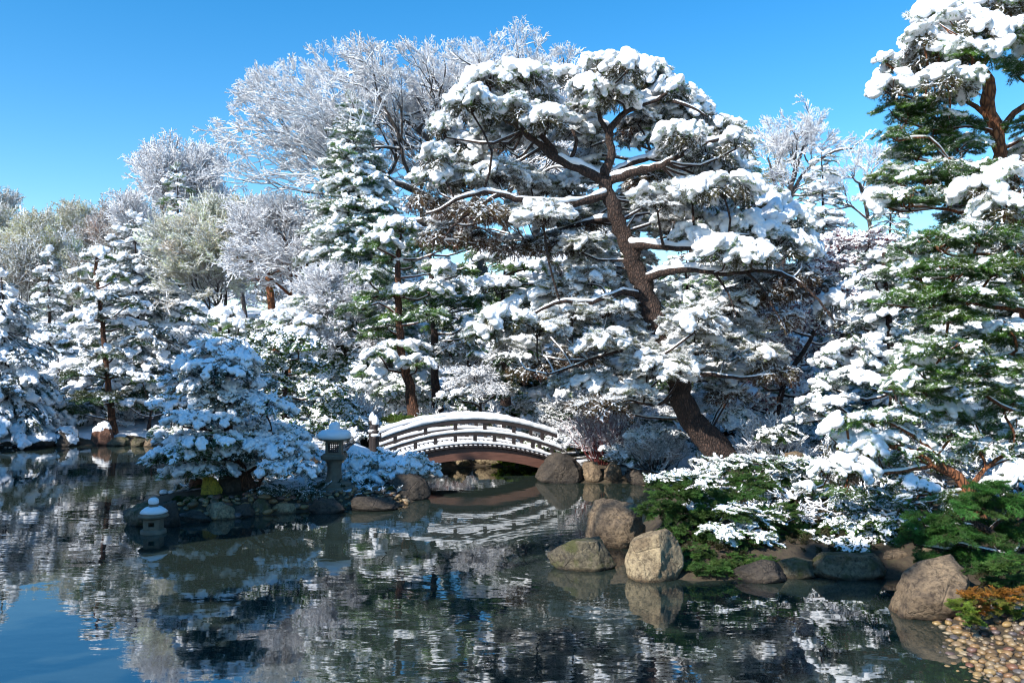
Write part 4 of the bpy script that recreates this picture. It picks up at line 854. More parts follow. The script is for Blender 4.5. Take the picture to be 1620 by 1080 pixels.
# ------------------------------------------------------------------ the hero pine
def hero():
    Y = 18.4; s = Plant('snowy_pine', 'tall leaning dark pine with heavy snow pads beside the right end of the bridge', 'tree', Y, (1150, 745), 11, BARK)
    s.limb([(1165, 765), (1143, 722), (1112, 685), (1086, 650), (1073, 605), (1058, 552), (1032, 495), (1012, 440), (990, 385), (972, 335), (960, 300), (953, 272)], .30, .155, 'trunk', n=16)
    LB = [([(955, 285), (925, 270), (880, 250), (845, 222), (812, 195), (780, 178), (755, 172, -.3)], .13, .035, .14), ([(885, 252), (866, 225), (842, 195), (828, 168), (822, 140)], .075, .03, .08),
          ([(955, 278), (968, 245), (962, 212), (975, 190), (1005, 170), (1040, 158), (1060, 140)], .12, .03, .12), ([(968, 215), (950, 190), (945, 160), (955, 130)], .07, .02, .06),
          ([(958, 290), (1000, 272, -.2), (1045, 262, -.4), (1085, 240, -.5), (1130, 222, -.6), (1165, 215, -.6)], .11, .03, .14), ([(960, 280), (1000, 258, .4), (1040, 245, .5), (1080, 225, .6), (1115, 200, .6)], .09, .03, .12),
          ([(962, 308), (925, 318, -.3), (875, 324, -.6), (825, 316, -.8), (775, 305, -1.), (730, 312, -1.2), (690, 335, -1.3)], .10, .03, .13), ([(790, 308, -1), (750, 330, -1.2), (715, 360, -1.4), (700, 380, -1.4)], .05, .015, .05),
          ([(985, 388), (1030, 388, -.4), (1080, 393, -.7), (1120, 385, -.9), (1170, 372, -1.)], .10, .04, .16), ([(1012, 445), (1045, 432, -.4), (1090, 426, -.7), (1150, 433, -.9), (1205, 427, -1.1), (1255, 440, -1.2), (1295, 475, -1.3), (1318, 505, -1.3)], .095, .02, .10),
          ([(1020, 470), (985, 462, -.4), (935, 478, -.7), (885, 478, -.9), (840, 498, -1.), (795, 515, -1.1)], .08, .02, .07), ([(1060, 565), (1010, 552, -.4), (960, 560, -.7), (905, 580, -.8), (868, 592, -.9)], .07, .02, .05),
          ([(1078, 620), (1035, 640, -.4), (990, 632, -.6), (940, 640, -.8)], .06, .018, .04), ([(1072, 600), (1120, 592, -.4), (1170, 598, -.6), (1225, 592, -.7)], .07, .02, .05),
          ([(1045, 520), (1090, 505, .3), (1140, 500, .5), (1180, 490, .6)], .06, .02, .05), ([(975, 345), (925, 352, .5), (880, 365, .8), (835, 380, 1.)], .07, .02, .05), ([(900, 258), (908, 240), (912, 222), (905, 205)], .06, .03, .0),
          ([(1180, 430, -1), (1205, 455, -1.2), (1225, 490, -1.3), (1240, 515, -1.3)], .035, .01, .02), ([(1130, 432, -.9), (1150, 460, -1.1), (1165, 500, -1.2)], .03, .01, .02),
          ([(1065, 160), (1095, 170), (1120, 185)], .04, .02, .05)]
    for l in LB: s.limb(l[0], l[1], l[2], 'limb', snow=l[3], n=10)
    PD = [(776, 128, 42, 22, 'L'), (826, 122, 45, 24, 'L'), (745, 165, 42, 26, 'L'), (706, 205, 32, 34, 'L'), (775, 175, 48, 26, 'L'), (850, 150, 38, 24, 'L'), (868, 190, 36, 22, 'L'), (726, 235, 36, 28, 'L'), (820, 175, 40, 20, 'L', -.6), (690, 250, 24, 26, 'L'),
          (800, 225, 36, 18, 'F', .9), (905, 205, 30, 18, 'F', .5), (952, 108, 34, 22, 'L'), (992, 106, 34, 18, 'L'), (930, 140, 32, 18, 'L'), (972, 150, 34, 20, 'L', -.5), (1030, 120, 36, 24, 'L'), (1060, 150, 38, 24, 'L'), (1010, 190, 30, 16, 'F', .6), (895, 120, 22, 16, 'L'),
          (1092, 175, 36, 22, 'L'), (1135, 205, 36, 24, 'L'), (1165, 225, 26, 24, 'L'), (1080, 215, 40, 22, 'L'), (1120, 245, 46, 26, 'L'), (1150, 262, 36, 24, 'L'), (1060, 245, 34, 18, 'F', .6), (1100, 275, 34, 18, 'F', .7), (935, 225, 26, 16, 'F', .9), (1040, 215, 30, 16, 'L', .8),
          (690, 282, 34, 20, 'L'), (735, 290, 44, 20, 'F'), (790, 280, 46, 20, 'F'), (840, 290, 36, 18, 'F', .6), (672, 318, 32, 22, 'W'), (715, 335, 44, 24, 'W'), (765, 340, 44, 24, 'W'), (815, 345, 44, 22, 'F'), (700, 372, 36, 22, 'W'), (750, 378, 40, 22, 'W'), (860, 345, 40, 20, 'F'), (905, 352, 40, 22, 'F'),
          (870, 388, 46, 20, 'W', .8), (920, 390, 42, 20, 'F'), (940, 335, 30, 16, 'F'), (815, 390, 36, 18, 'W', 1.0), (1000, 335, 34, 20, 'F'), (1040, 320, 42, 22, 'F'), (1010, 365, 34, 18, 'F', .5),
          (1095, 305, 46, 24, 'L'), (1145, 300, 50, 24, 'L'), (1195, 322, 48, 28, 'L'), (1240, 350, 40, 30, 'L'), (1120, 345, 50, 28, 'L'), (1175, 365, 56, 32, 'L'), (1225, 390, 48, 32, 'L'), (1268, 392, 28, 32, 'L'), (1150, 395, 46, 24, 'L', -1.4), (1095, 375, 34, 22, 'L'), (1065, 345, 30, 20, 'F'), (1190, 405, 40, 20, 'L', -1.6), (1060, 365, 34, 18, 'F'),
          (1255, 440, 44, 20, 'W'), (1290, 455, 34, 24, 'W'), (1318, 485, 24, 26, 'L'), (1225, 465, 44, 20, 'W'), (1180, 465, 40, 18, 'W'), (1240, 505, 26, 20, 'W'), (1330, 508, 16, 18, 'L'), (1160, 485, 34, 20, 'F'),
          (975, 425, 46, 22, 'F'), (935, 440, 42, 20, 'F'), (1010, 410, 30, 16, 'F', -.5), (890, 462, 50, 18, 'F'), (845, 480, 48, 18, 'L'), (800, 503, 40, 15, 'L'), (765, 525, 28, 12, 'L'), (850, 522, 48, 16, 'F'), (905, 500, 46, 18, 'F'), (960, 490, 48, 22, 'F'), (1000, 500, 40, 20, 'F'), (815, 545, 36, 13, 'F'),
          (860, 582, 52, 16, 'W'), (915, 565, 48, 18, 'W'), (960, 545, 42, 20, 'F'), (925, 605, 48, 16, 'F'), (975, 590, 44, 20, 'F'), (950, 640, 44, 15, 'W'), (1000, 625, 38, 18, 'F'),
          (1030, 530, 34, 22, 'F'), (1055, 555, 44, 28, 'F'), (1095, 515, 48, 26, 'F'), (1140, 505, 46, 24, 'F'), (1105, 555, 46, 28, 'F'), (1040, 590, 44, 26, 'F', -.9), (1075, 585, 30, 18, 'F', -1), (1150, 548, 44, 24, 'F'), (1190, 530, 38, 22, 'F'), (1020, 565, 30, 20, 'F', -.7),
          (1130, 598, 38, 16, 'F'), (1180, 595, 46, 18, 'F'), (1225, 588, 36, 18, 'W'), (1205, 565, 40, 18, 'F'), (1150, 622, 36, 14, 'W'), (1000, 452, 30, 18, 'F', -.6), (1040, 470, 26, 16, 'F', .6)]
    PD += [(895, 212, 30, 18, 'F', 1.2), (862, 238, 30, 16, 'F', 1.3), (835, 205, 34, 18, 'L', .9), (925, 180, 34, 18, 'F', 1.1), (1008, 222, 30, 16, 'F', 1.2), (1045, 188, 34, 18, 'L', 1.0), (1000, 140, 34, 18, 'F', .9), (902, 300, 34, 18, 'F', 1.3), (865, 300, 34, 16, 'F', 1.5), (1005, 300, 30, 18, 'F', 1.2), (1050, 280, 34, 16, 'F', 1.3), (920, 365, 34, 18, 'F', 1.3), (1110, 290, 34, 18, 'L', 1.), (780, 215, 36, 18, 'F', 1.1), (750, 255, 34, 16, 'F', 1.2), (1080, 330, 36, 18, 'F', 1.2), (940, 260, 24, 14, 'F', 1.6)]
    rr_ = R_(77); PD = [(*p[:3], p[3]*(1.35 if p[4] == 'F' else 1.1), *p[4:]) for p in PD]; base = list(PD)
    for k in range(62):
        i = rr_.randint(len(base)); q = base[i]; o = min((p for p in base if p is not q), key=lambda p: (p[0]-q[0])**2+(p[1]-q[1])**2+rr_.uniform(0, 5000)); PD.append(((q[0]+o[0])/2+rr_.uniform(-8, 8), (q[1]+o[1])/2+rr_.uniform(-4, 10), 38, 22, 'F' if rr_.rand() < .75 else 'W', rr_.uniform(.9, 2.3)))
    for p in PD:
        top, un, c1, c2 = CODE[p[4]]; dy = p[5] if len(p) > 5 else s.rs.uniform(-1.5, 1.3)
        if 325 < p[1] < 515 and abs(p[0]-(968+(p[1]-335)*.40)) < 52: dy = abs(dy)+.6               # keep the boughs in front of the trunk open
        s.pad(W(p[0], p[1], Y+dy), M(p[2], Y), M(p[3], Y), top, un, ry=M(p[2], Y)*1.0, size=.40, dens=1.2, col=c1, ucol=c2, up=.15 if p[4] == 'L' else .45)
    s.done()
hero()

plant('island_pine', 'domed dark conifer loaded with bluish snow leaning on the island left of the tall lantern', 'tree', 17.0, (398, 780), [(400, 790), (388, 755), (372, 725), (362, 690), (356, 650), (352, 610), (350, 570)], .14, .045,
      [(346, 555, 42, 24, 'f'), (312, 575, 32, 18, 'b'), (382, 572, 34, 18, 'f'), (346, 588, 56, 22, 'b'), (292, 610, 36, 18, 'f'), (330, 612, 40, 16, 'b'), (275, 640, 34, 15, 'f'), (400, 606, 38, 18, 'b'), (362, 632, 56, 20, 'b'), (418, 645, 46, 20, 'f'), (318, 662, 56, 18, 'b'), (390, 675, 56, 20, 'b'), (272, 684, 38, 16, 'm'),
       (446, 690, 44, 20, 'f'), (298, 716, 52, 16, 'm'), (372, 712, 50, 16, 'b'), (425, 722, 52, 18, 'b'), (258, 724, 28, 12, 'm'), (330, 742, 46, 11, 'm'), (455, 742, 40, 14, 'f'), (476, 716, 22, 18, 'b'), (285, 748, 34, 9, 'm'), (390, 745, 38, 10, 'b'), (335, 698, 46, 16, 'm'), (400, 700, 46, 15, 'f'), (290, 698, 36, 14, 'b'), (355, 728, 46, 12, 'm'), (450, 708, 36, 14, 'f'), (310, 738, 40, 10, 'f')],
      size=.30, k=1.05, bark=BARK_BROWN, limbs=[([(385, 750), (410, 735), (440, 722)], .05, .02), ([(365, 705), (395, 692), (430, 680)], .05, .02), ([(358, 690), (330, 680), (290, 675)], .05, .02), ([(372, 725), (330, 725), (280, 735)], .05, .02), ([(402, 785), (412, 760), (425, 742)], .05, .02)], depth=1.6, ryf=1.0, up=.15, dens=1.1)

plant('red_barked_pine', 'tall red barked pine with thick white snow cut off by the right edge', 'tree', 12.6, (1660, 800), [(1665, 820), (1652, 700), (1645, 600), (1632, 500), (1620, 430), (1610, 360), (1600, 300), (1584, 240), (1570, 180), (1559, 130), (1546, 96)], .20, .085,
      [(1485, 28, 34, 22, 'L'), (1462, 62, 30, 18, 'L', -.4), (1445, 118, 46, 26, 'L'), (1415, 140, 28, 20, 'L'), (1480, 90, 44, 28, 'L'), (1520, 48, 46, 28, 'L'), (1570, 18, 46, 28, 'L'), (1620, 8, 44, 28, 'L'), (1500, 130, 42, 22, 'L', -.7), (1402, 95, 16, 12, 'L'), (1465, 60, 24, 16, 'L'), (1540, 85, 36, 18, 'l', -.5), (1590, 60, 40, 20, 'l'), (1640, 55, 40, 24, 'l'), (1600, 105, 30, 16, 'B', .6), (1650, 110, 36, 20, 'B'), (1500, 10, 40, 24, 'L', .6), (1560, -25, 60, 28, 'L'),
       (1430, 180, 36, 24, 'B'), (1470, 170, 40, 20, 'B'), (1505, 195, 44, 22, 'B'), (1420, 215, 26, 18, 'B'), (1480, 225, 42, 20, 'B'), (1520, 232, 38, 18, 'B'), (1455, 245, 42, 18, 'B', .5), (1560, 205, 24, 14, 'B', 1.), (1635, 200, 34, 20, 'B'), (1640, 240, 30, 18, 'L'),
       (1420, 282, 36, 18, 'X'), (1470, 280, 46, 20, 'X'), (1530, 275, 44, 18, 'X'), (1400, 318, 30, 20, 'L'), (1440, 318, 44, 20, 'X'), (1500, 315, 50, 20, 'X'), (1560, 300, 40, 22, 'L', -.6), (1605, 285, 34, 26, 'L', -.8), (1590, 330, 36, 22, 'L', -.8), (1540, 345, 40, 18, 'X', .5)],
      size=.34, k=1.22, bark=BARK_RED, limbs=[([(1588, 235), (1568, 195), (1545, 170), (1515, 158), (1480, 152), (1450, 158)], .055, .02, .05), ([(1580, 210), (1605, 180), (1635, 160), (1670, 140)], .06, .03, .05), ([(1552, 110), (1530, 90), (1500, 75), (1470, 70)], .05, .02, .03), ([(1553, 105), (1572, 75), (1592, 50), (1600, 20)], .05, .02, .02),
       ([(1600, 250), (1570, 262), (1530, 258), (1500, 250)], .04, .015, .03), ([(1612, 395), (1585, 378), (1555, 352), (1515, 334), (1480, 330)], .05, .02, .06), ([(1588, 215), (1560, 205), (1530, 200), (1500, 205)], .03, .01, .03)], depth=.8, dens=1.0)
plant('layered_pine', 'green layered pine with frosted needles below the red barked pine', 'tree', 11.9, (1700, 830), [(1705, 850), (1695, 720), (1680, 620), (1670, 540), (1660, 440)], .16, .08,
      [(1490, 385, 44, 20, 'X'), (1440, 395, 32, 16, 'X'), (1545, 378, 46, 22, 'X'), (1600, 385, 40, 20, 'L'), (1450, 430, 40, 22, 'X'), (1510, 430, 50, 22, 'B'), (1570, 425, 46, 20, 'B'), (1620, 430, 34, 20, 'B'), (1425, 478, 36, 16, 'X'), (1470, 475, 48, 22, 'B'), (1535, 470, 50, 22, 'B'), (1600, 470, 46, 20, 'X'), (1500, 505, 40, 14, 'B'),
       (1450, 575, 36, 22, 'l'), (1430, 612, 28, 20, 'l'), (1490, 555, 46, 20, 'X'), (1550, 538, 46, 18, 'X'), (1605, 525, 40, 18, 'l'), (1480, 600, 46, 18, 'B'), (1540, 585, 50, 20, 'X'), (1600, 580, 42, 18, 'B'), (1560, 620, 36, 14, 'B'), (1460, 625, 34, 12, 'B')],
      size=.34, k=1.25, bark=BARK_RED, limbs=[([(1670, 510), (1620, 492), (1570, 485), (1520, 475), (1470, 478)], .055, .015, .03), ([(1680, 590), (1620, 562), (1565, 568), (1510, 570), (1460, 585)], .055, .015, .05), ([(1660, 440), (1610, 415), (1560, 402), (1510, 405)], .05, .015, .03)], depth=.8)
plant('spreading_snow_pine', 'spreading bushy pine with long snow fingers over the right bank', 'tree', 12.2, (1545, 830), [(1560, 850), (1540, 790), (1515, 755), (1480, 735), (1440, 715), (1400, 700)], .11, .04,
      [(1340, 670, 32, 18, 'l'), (1325, 700, 26, 20, 'L'), (1298, 745, 22, 20, 'L'), (1275, 770, 14, 12, 'L'), (1380, 665, 40, 18, 'X'), (1375, 705, 40, 24, 'L'), (1345, 740, 32, 22, 'L'), (1420, 690, 38, 18, 'm'), (1440, 655, 40, 18, 'X'), (1400, 740, 38, 20, 'm'), (1450, 720, 38, 20, 'm'), (1500, 690, 40, 20, 'X'), (1500, 730, 36, 18, 'm'), (1490, 650, 44, 20, 'l'), (1440, 765, 34, 16, 'm'),
       (1545, 665, 40, 20, 'X'), (1590, 650, 38, 24, 'B'), (1600, 690, 40, 22, 'X'), (1550, 710, 40, 18, 'm'), (1335, 778, 40, 14, 'g'), (1385, 782, 40, 14, 'g'), (1435, 795, 32, 12, 'g'), (1600, 745, 30, 20, 'L'), (1575, 770, 24, 14, 'L'), (1620, 720, 30, 18, 'X')],
      size=.32, bark=BARK_RED, limbs=[([(1500, 745), (1460, 700), (1410, 670), (1360, 655)], .04, .015, .04), ([(1530, 775), (1560, 740), (1600, 710)], .05, .02, .03), ([(1480, 735), (1420, 745), (1360, 750), (1310, 745)], .04, .015, .03)], depth=.9, up=.15)
plant('low_green_pine', 'low deep green pine without snow over the sloping boulder', 'shrub', 10.7, (1600, 880), [(1610, 900), (1590, 860), (1550, 830), (1510, 815)], .06, .03,
      [(1480, 828, 44, 20, 'd'), (1535, 805, 46, 20, 'd'), (1595, 800, 46, 24, 'd'), (1450, 855, 30, 18, 'd'), (1510, 850, 46, 22, 'd'), (1570, 845, 46, 24, 'd'), (1615, 850, 36, 24, 'd'), (1460, 885, 28, 14, 'd'), (1530, 882, 36, 16, 'd'), (1590, 885, 40, 18, 'd'), (1560, 775, 34, 14, 'd'), (1500, 790, 30, 12, 'B')],
      size=.30, depth=.7, dens=1.15)
# ------------------------------------------------------------------ right bank shrubs
plant('juniper_shrub', 'large bright green juniper spreading above the tan boulders', 'shrub', 12.7, (1110, 860), None, 0, 0,
      [(1055, 762, 34, 13, 'k'), (1100, 758, 40, 13, 'k'), (1065, 785, 38, 20, 'j'), (1110, 790, 42, 22, 'j'), (1045, 812, 34, 20, 'j'), (1090, 822, 42, 24, 'j'), (1140, 812, 40, 20, 'j'), (1075, 850, 36, 20, 'j'), (1115, 862, 34, 18, 'j'), (1165, 785, 36, 16, 'j'), (1230, 815, 36, 18, 'j'), (1255, 845, 36, 16, 'j'), (1022, 806, 18, 11, 'j')], size=.27, dens=1.7, jit=.5, up=.5)
plant('snowy_juniper', 'wide low juniper with dusty snow right of the pine trunk', 'shrub', 14.4, (1210, 800), None, 0, 0,
      [(1150, 738, 44, 15, 'k'), (1205, 733, 48, 15, 'k'), (1250, 758, 42, 16, 'k'), (1185, 768, 46, 18, 'j'), (1240, 795, 46, 18, 'k'), (1290, 780, 38, 16, 'j'), (1270, 738, 34, 14, 'k'), (1300, 815, 34, 14, 'j')], size=.30, dens=1.3, up=.4)
plant('white_topped_juniper', 'rounded juniper clump with bright sunlit snow near the shore boulder', 'shrub', 12.3, (1172, 880), None, 0, 0,
      [(1165, 815, 34, 18, 'k'), (1200, 830, 34, 20, 'k'), (1140, 845, 36, 16, 'k'), (1180, 855, 46, 20, 'k'), (1215, 862, 24, 16, 'k')], size=.28, dens=1.7, jit=.3)
plant('shore_juniper', 'small feathery green juniper overhanging the water by the streaked boulder', 'shrub', 11.7, (1135, 910), None, 0, 0,
      [(1105, 878, 26, 15, 'j'), (1140, 885, 34, 17, 'j'), (1180, 888, 32, 15, 'j'), (1215, 893, 24, 12, 'j'), (1245, 893, 28, 12, 'j', .3), (1290, 886, 28, 10, 'j', .4), (1330, 884, 24, 8, 'j', .5), (1405, 880, 24, 10, 'j', .5), (1120, 900, 34, 11, 'j'), (1165, 903, 34, 10, 'j')], size=.22, dens=2.2, jit=.3, up=.4)
plant('snow_ground_shrub', 'low leafy shrub patched with snow above the long mossy boulder', 'shrub', 12.3, (1375, 875), None, 0, 0,
      [(1345, 862, 32, 14, 's'), (1385, 850, 36, 16, 's'), (1372, 875, 34, 10, 's'), (1340, 830, 34, 12, 's'), (1400, 825, 34, 12, 's'), (1310, 860, 24, 10, 's')], size=.26, dens=1.4, jit=.3)
plant('dim_snow_shrub', 'dim low evergreen speckled with snow in the shade below the wide juniper', 'shrub', 13.2, (1290, 845), None, 0, 0,
      [(1260, 835, 36, 14, 'j'), (1300, 830, 36, 14, 'k'), (1340, 800, 36, 14, 's'), (1250, 868, 32, 12, 'j'), (1290, 862, 32, 12, 'j'), (1320, 880, 26, 9, 'j'), (1230, 885, 26, 10, 'j'), (1410, 800, 34, 12, 's')], size=.28, dens=1.1)
plant('orange_shrub', 'small orange and green juniper on the pebbles at the lower right corner', 'shrub', 9.0, (1560, 990), None, 0, 0,
      [(1540, 945, 20, 18, 'o'), (1580, 948, 24, 20, 'o'), (1612, 945, 22, 20, 'o'), (1560, 965, 22, 16, 'o'), (1595, 968, 22, 15, 'O'), (1512, 960, 14, 13, 'O', -.1), (1530, 972, 18, 18, 'O', -.2), (1545, 985, 14, 10, 'O', -.2)], size=.16, dens=2.2, jit=.25, up=.9, k=.95)
plant('dark_green_shrub', 'dark green low shrub between the orange juniper and the low pine', 'shrub', 9.7, (1590, 935), None, 0, 0,
      [(1560, 905, 30, 14, 'j'), (1600, 900, 34, 16, 'j'), (1590, 925, 34, 12, 'j'), (1625, 920, 24, 14, 'j')], size=.22, dens=1.4, jit=.3)
plant('snowy_mounded_shrub', 'mounded evergreen shrub with round snow tufts between lantern and bridge', 'shrub', 18.6, (610, 765), None, 0, 0,
      [(572, 730, 26, 12, 'p'), (612, 729, 32, 12, 'p'), (642, 734, 30, 14, 'p'), (595, 742, 34, 13, 'p'), (635, 748, 34, 13, 'p'), (560, 740, 22, 14, 'p'), (668, 745, 22, 12, 'p'), (575, 756, 26, 9, 'p')], size=.34, dens=1.6, jit=.5)
plant('small_mounded_shrub', 'small snow covered shrub between the island pine and the tall lantern', 'shrub', 18.9, (500, 760), None, 0, 0,
      [(498, 722, 22, 13, 'p'), (512, 742, 18, 12, 'p'), (488, 745, 22, 12, 'p'), (505, 758, 20, 8, 'p')], size=.30, dens=1.6, jit=.5)
plant('island_moss_shrub', 'low dark green cover under the island pine', 'shrub', 16.7, (440, 780), None, 0, 0,
      [(300, 795, 34, 6, 'j', -.6), (350, 793, 34, 6, 'j', -.4), (430, 778, 40, 9, 'g', .2), (470, 780, 40, 9, 'g', .2), (400, 785, 30, 7, 'j', .2)], size=.22, dens=1.4, col=(.03, .07, .015))
plant('red_stemmed_shrub', 'leafless red stemmed shrub with frosted twigs right of the bridge', 'shrub', 20.9, (952, 742), None, 0, 0, [], size=.5)
def upright(name, label, Y, base, wpx, hpx, n, kind='red_stem', col=BROWN, mat_=TWIG_RED, size=.5, r=.012, group=None, fan=.55):
    SEED[0] += 7; s = Plant(name, label, 'shrub', Y, base, SEED[0], mat_, group); rs = s.rs; H = M(hpx, Y); Wd = M(wpx/2, Y); P = []; Yw = []; Pt = []
    for i in range(n):
        a = rs.uniform(0, 6.28); u = rs.rand()**.7; tip = s.base+[math.cos(a)*u*Wd, math.sin(a)*u*Wd*.8, H*(1-.45*u*u)*rs.uniform(.7, 1.05)-size*.5]; b0 = s.base+[math.cos(a)*u*Wd*.22, math.sin(a)*u*Wd*.2, -.05]
        s.thin(b0, tip, r, r*.6, .008)
        for k in range(3):
            t = (.45, .75, 1.)[k]; P.append(b0*(1-t)+tip*t); Yw.append(a+rs.normal(0, .6)); Pt.append(1.35-u*fan+rs.normal(0, .25))
    n = len(P); s.spr(np.array(P), np.array(Yw), np.array(Pt), size*rs.uniform(.7, 1.15, n), kind, col); return s.done()
bpy.data.objects.remove([o for o in bpy.data.objects if o.name == 'red_stemmed_shrub'][0])
upright('red_stemmed_shrub', 'leafless red stemmed shrub with frosted twigs right of the bridge', 20.9, (952, 738), 110, 92, 60)
upright('frosted_twig_shrub', 'white frosted upright twiggy shrub in front of the blue shaded conifer', 15.2, (1385, 680), 130, 110, 46, 'q' and 'bare_thick', mat_=BARK_GREY, size=.45)
upright('bare_stemmed_shrub', 'dark stemmed leafless shrub with snowy twigs left behind the bridge posts', 24.5, (575, 665), 100, 70, 26, 'bare_thick', mat_=BARK, size=.6, r=.03, fan=.9)
upright('pale_twig_shrub', 'small pale frosted twig shrub beneath the leaning pine trunk', 20.0, (1035, 738), 120, 60, 44, 'frosty', mat_=BARK_GREY, size=.4)
upright('second_twig_shrub', 'frosted leafless shrub right of the pine trunk with dark stems', 18.6, (1215, 700), 120, 85, 40, 'bare_thick', mat_=BARK, size=.45, r=.022, fan=.9)
for i, (px, py, w, Y, c, lab) in enumerate([(1040, 690, 80, 19.9, 'p', 'snow covered mound shrub left of the big pine trunk'), (985, 722, 60, 20.3, 'k', 'low snowy shrub on the bank right of the red stemmed shrub'), (1175, 668, 80, 19.6, 'p', 'snow mound shrub just right of the big pine trunk'), (1235, 690, 70, 17.8, 'k', 'snowy low evergreen around the flat topped brown rock'), (1110, 640, 80, 21.5, 't', 'frosted shrub seen under the lowest right limb of the big pine'), (900, 700, 56, 22.2, 'p', 'round snowy shrub at the right end of the bridge'), (1280, 655, 70, 18.6, 't', 'white frosted shrub under the blue shaded conifer')]):
    r = R_(i+300); plant('snow_mound_shrub', lab, 'shrub', Y, (px, py+24), None, 0, 0, [(px+r.uniform(-.42, .42)*w, py+r.uniform(-.3, .3)*34, w*.26, 13, c if j % 3 else 'kpt'[(i+j) % 3]) for j in range(8)], size=.32, dens=1.4, group='snowy shrubs around the big pine trunk', col=(.06, .10, .04))
upright('small_red_shrub', 'small reddish shrub behind the left half of the bridge', 24.2, (705, 665), 90, 36, 30, 'red_stem', size=.35)

# ------------------------------------------------------------------ trees behind, right side
plant('red_leaved_tree', 'round snow covered tree with dark red leaves right of the big pine', 'tree', 21.5, (1230, 715), [(1230, 715), (1228, 660), (1245, 600), (1280, 540), (1310, 480)], .10, .04,
      [(1330, 392, 44, 22, 'r'), (1375, 385, 36, 18, 'r'), (1300, 420, 42, 24, 'r'), (1350, 430, 44, 24, 'r'), (1260, 460, 44, 24, 'r'), (1310, 475, 46, 26, 'r'), (1355, 478, 36, 22, 'r'), (1235, 505, 44, 24, 'r'), (1285, 520, 46, 24, 'r'), (1330, 525, 40, 22, 'r'), (1215, 550, 42, 22, 'r'), (1265, 565, 46, 22, 'r'), (1310, 570, 36, 18, 'r'), (1240, 605, 46, 20, 'r'), (1200, 600, 36, 18, 'r'), (1190, 640, 34, 15, 'r'), (1285, 610, 34, 16, 'r'), (1225, 645, 34, 14, 'r')], size=.40, dens=1.0, depth=1.3)
plant('blue_shaded_conifer', 'dark conifer with bluish shaded snow between the red leaved tree and the layered pine', 'tree', 17.2, (1410, 700), [(1415, 700), (1412, 620), (1408, 540), (1402, 460), (1398, 400)], .10, .04,
      [(1400, 408, 34, 14, 'b'), (1385, 440, 36, 16, 'f'), (1418, 455, 30, 16, 'b'), (1370, 478, 34, 14, 'f'), (1410, 495, 38, 18, 'b'), (1365, 515, 34, 14, 'b'), (1400, 535, 40, 16, 'b'), (1345, 555, 42, 18, 'f'), (1300, 572, 28, 16, 'f'), (1385, 570, 44, 18, 'f'), (1310, 605, 34, 20, 'f'), (1280, 640, 26, 16, 'f'), (1350, 600, 36, 18, 'b'), (1420, 600, 36, 18, 'b'), (1265, 665, 18, 12, 'f'), (1330, 640, 36, 16, 'b')], size=.42, dens=1.1, depth=1.2)
conifer('snowy_cypress', 'narrow green cypress with thick snow on top right behind the big pine', 29, (1305, 560), (1300, 238), 120, .55, ('fir_puff', 'fir_mid'), (.05, .09, .02), droop=-.1, pw=.6)
conifer('white_conifer', 'snowy conifer top just behind the right shoulder of the big pine', 26, (1185, 600), (1165, 195), 150, .6, ('fir_puff', 'fir_mid'), GREEN, pw=.6)
bare_tree('bare_oak', 'leafless frosted oak against the blue sky right of the big pine', 37, (1240, 520), [(1230, 520), (1232, 420), (1240, 340), (1258, 270)], 8, .20, .7, crown=(1275, 250, 95, 90), levels=3, wide=1.3, lift=0, reach=.75, extra=[([(1240, 330), (1275, 270), (1320, 240), (1350, 235)], .10, .04), ([(1235, 340), (1225, 290), (1215, 250)], .09, .04), ([(1255, 280), (1275, 220), (1280, 180)], .09, .03)])
bare_tree('small_bare_tree', 'thin frosted tree beneath the red barked pine against the sky', 33, (1390, 500), [(1400, 500), (1385, 420), (1375, 350), (1360, 290)], 5, .12, .6, crown=(1365, 300, 70, 60), levels=3, wide=1.4, lift=0)
plant('yellow_willow', 'pale yellow willow glimpsed behind the leafless oak', 'tree', 45, (1240, 500), [(1240, 500), (1238, 300), (1236, 260)], .15, .06, [(1235, 240, 22, 22, 'y'), (1240, 270, 24, 24, 'y'), (1225, 290, 24, 20, 'y')], size=.9)
conifer('frosted_fir', 'frosted fir behind the gap between cypress and layered pine', 27, (1400, 600), (1408, 300), 170, .6, ('fir_mid', 'fir_puff'), GREEN, pw=.7)
conifer('dark_filler_fir', 'dark green fir deep behind the layered pine', 22, (1520, 640), (1530, 340), 330, .6, ('fir_mid', 'fir_puff'), DEEP, pw=.5)
conifer('deep_fir', 'dark snowy fir at the right edge behind the red barked pine', 20, (1640, 700), (1660, 250), 260, .6, ('fir_mid', 'fir_puff'), DEEP, pw=.5)
# ------------------------------------------------------------------ behind the bridge and the big pine
bare_tree('great_oak', 'huge leafless oak with snow on every twig arching over the middle of the garden', 33, (790, 560), [(800, 580), (778, 480), (755, 405), (738, 360), (725, 320), (718, 285)], 30, .36, .62, crown=(635, 262, 300, 172), levels=4, snow=.04, nk=3, lift=.0, wide=1.3, reach=.62, extra=[([(755, 405), (715, 350), (670, 308), (615, 285), (560, 272, -1), (500, 262, -1)], .22, .06), ([(740, 370), (700, 350), (640, 352), (570, 345, -2), (500, 335, -2)], .17, .05), ([(722, 300), (700, 250), (660, 205), (610, 175)], .19, .06), ([(718, 290), (725, 230), (715, 170), (690, 130)], .18, .05), ([(735, 345), (770, 280), (790, 220), (800, 160)], .17, .05)])
bare_tree('upright_oak', 'frosted leafless oak crown rising behind the top of the big pine', 37, (850, 560), [(850, 560), (850, 400), (845, 300), (840, 250)], 10, .30, .65, crown=(840, 200, 190, 122), levels=4, snow=.045)
bare_tree('oak_behind_shoulder', 'leafless frosted tree behind the right shoulder of the big pine', 36, (1090, 560), [(1090, 560), (1095, 400), (1100, 300)], 6, .20, .8, crown=(1090, 235, 85, 70), levels=3)
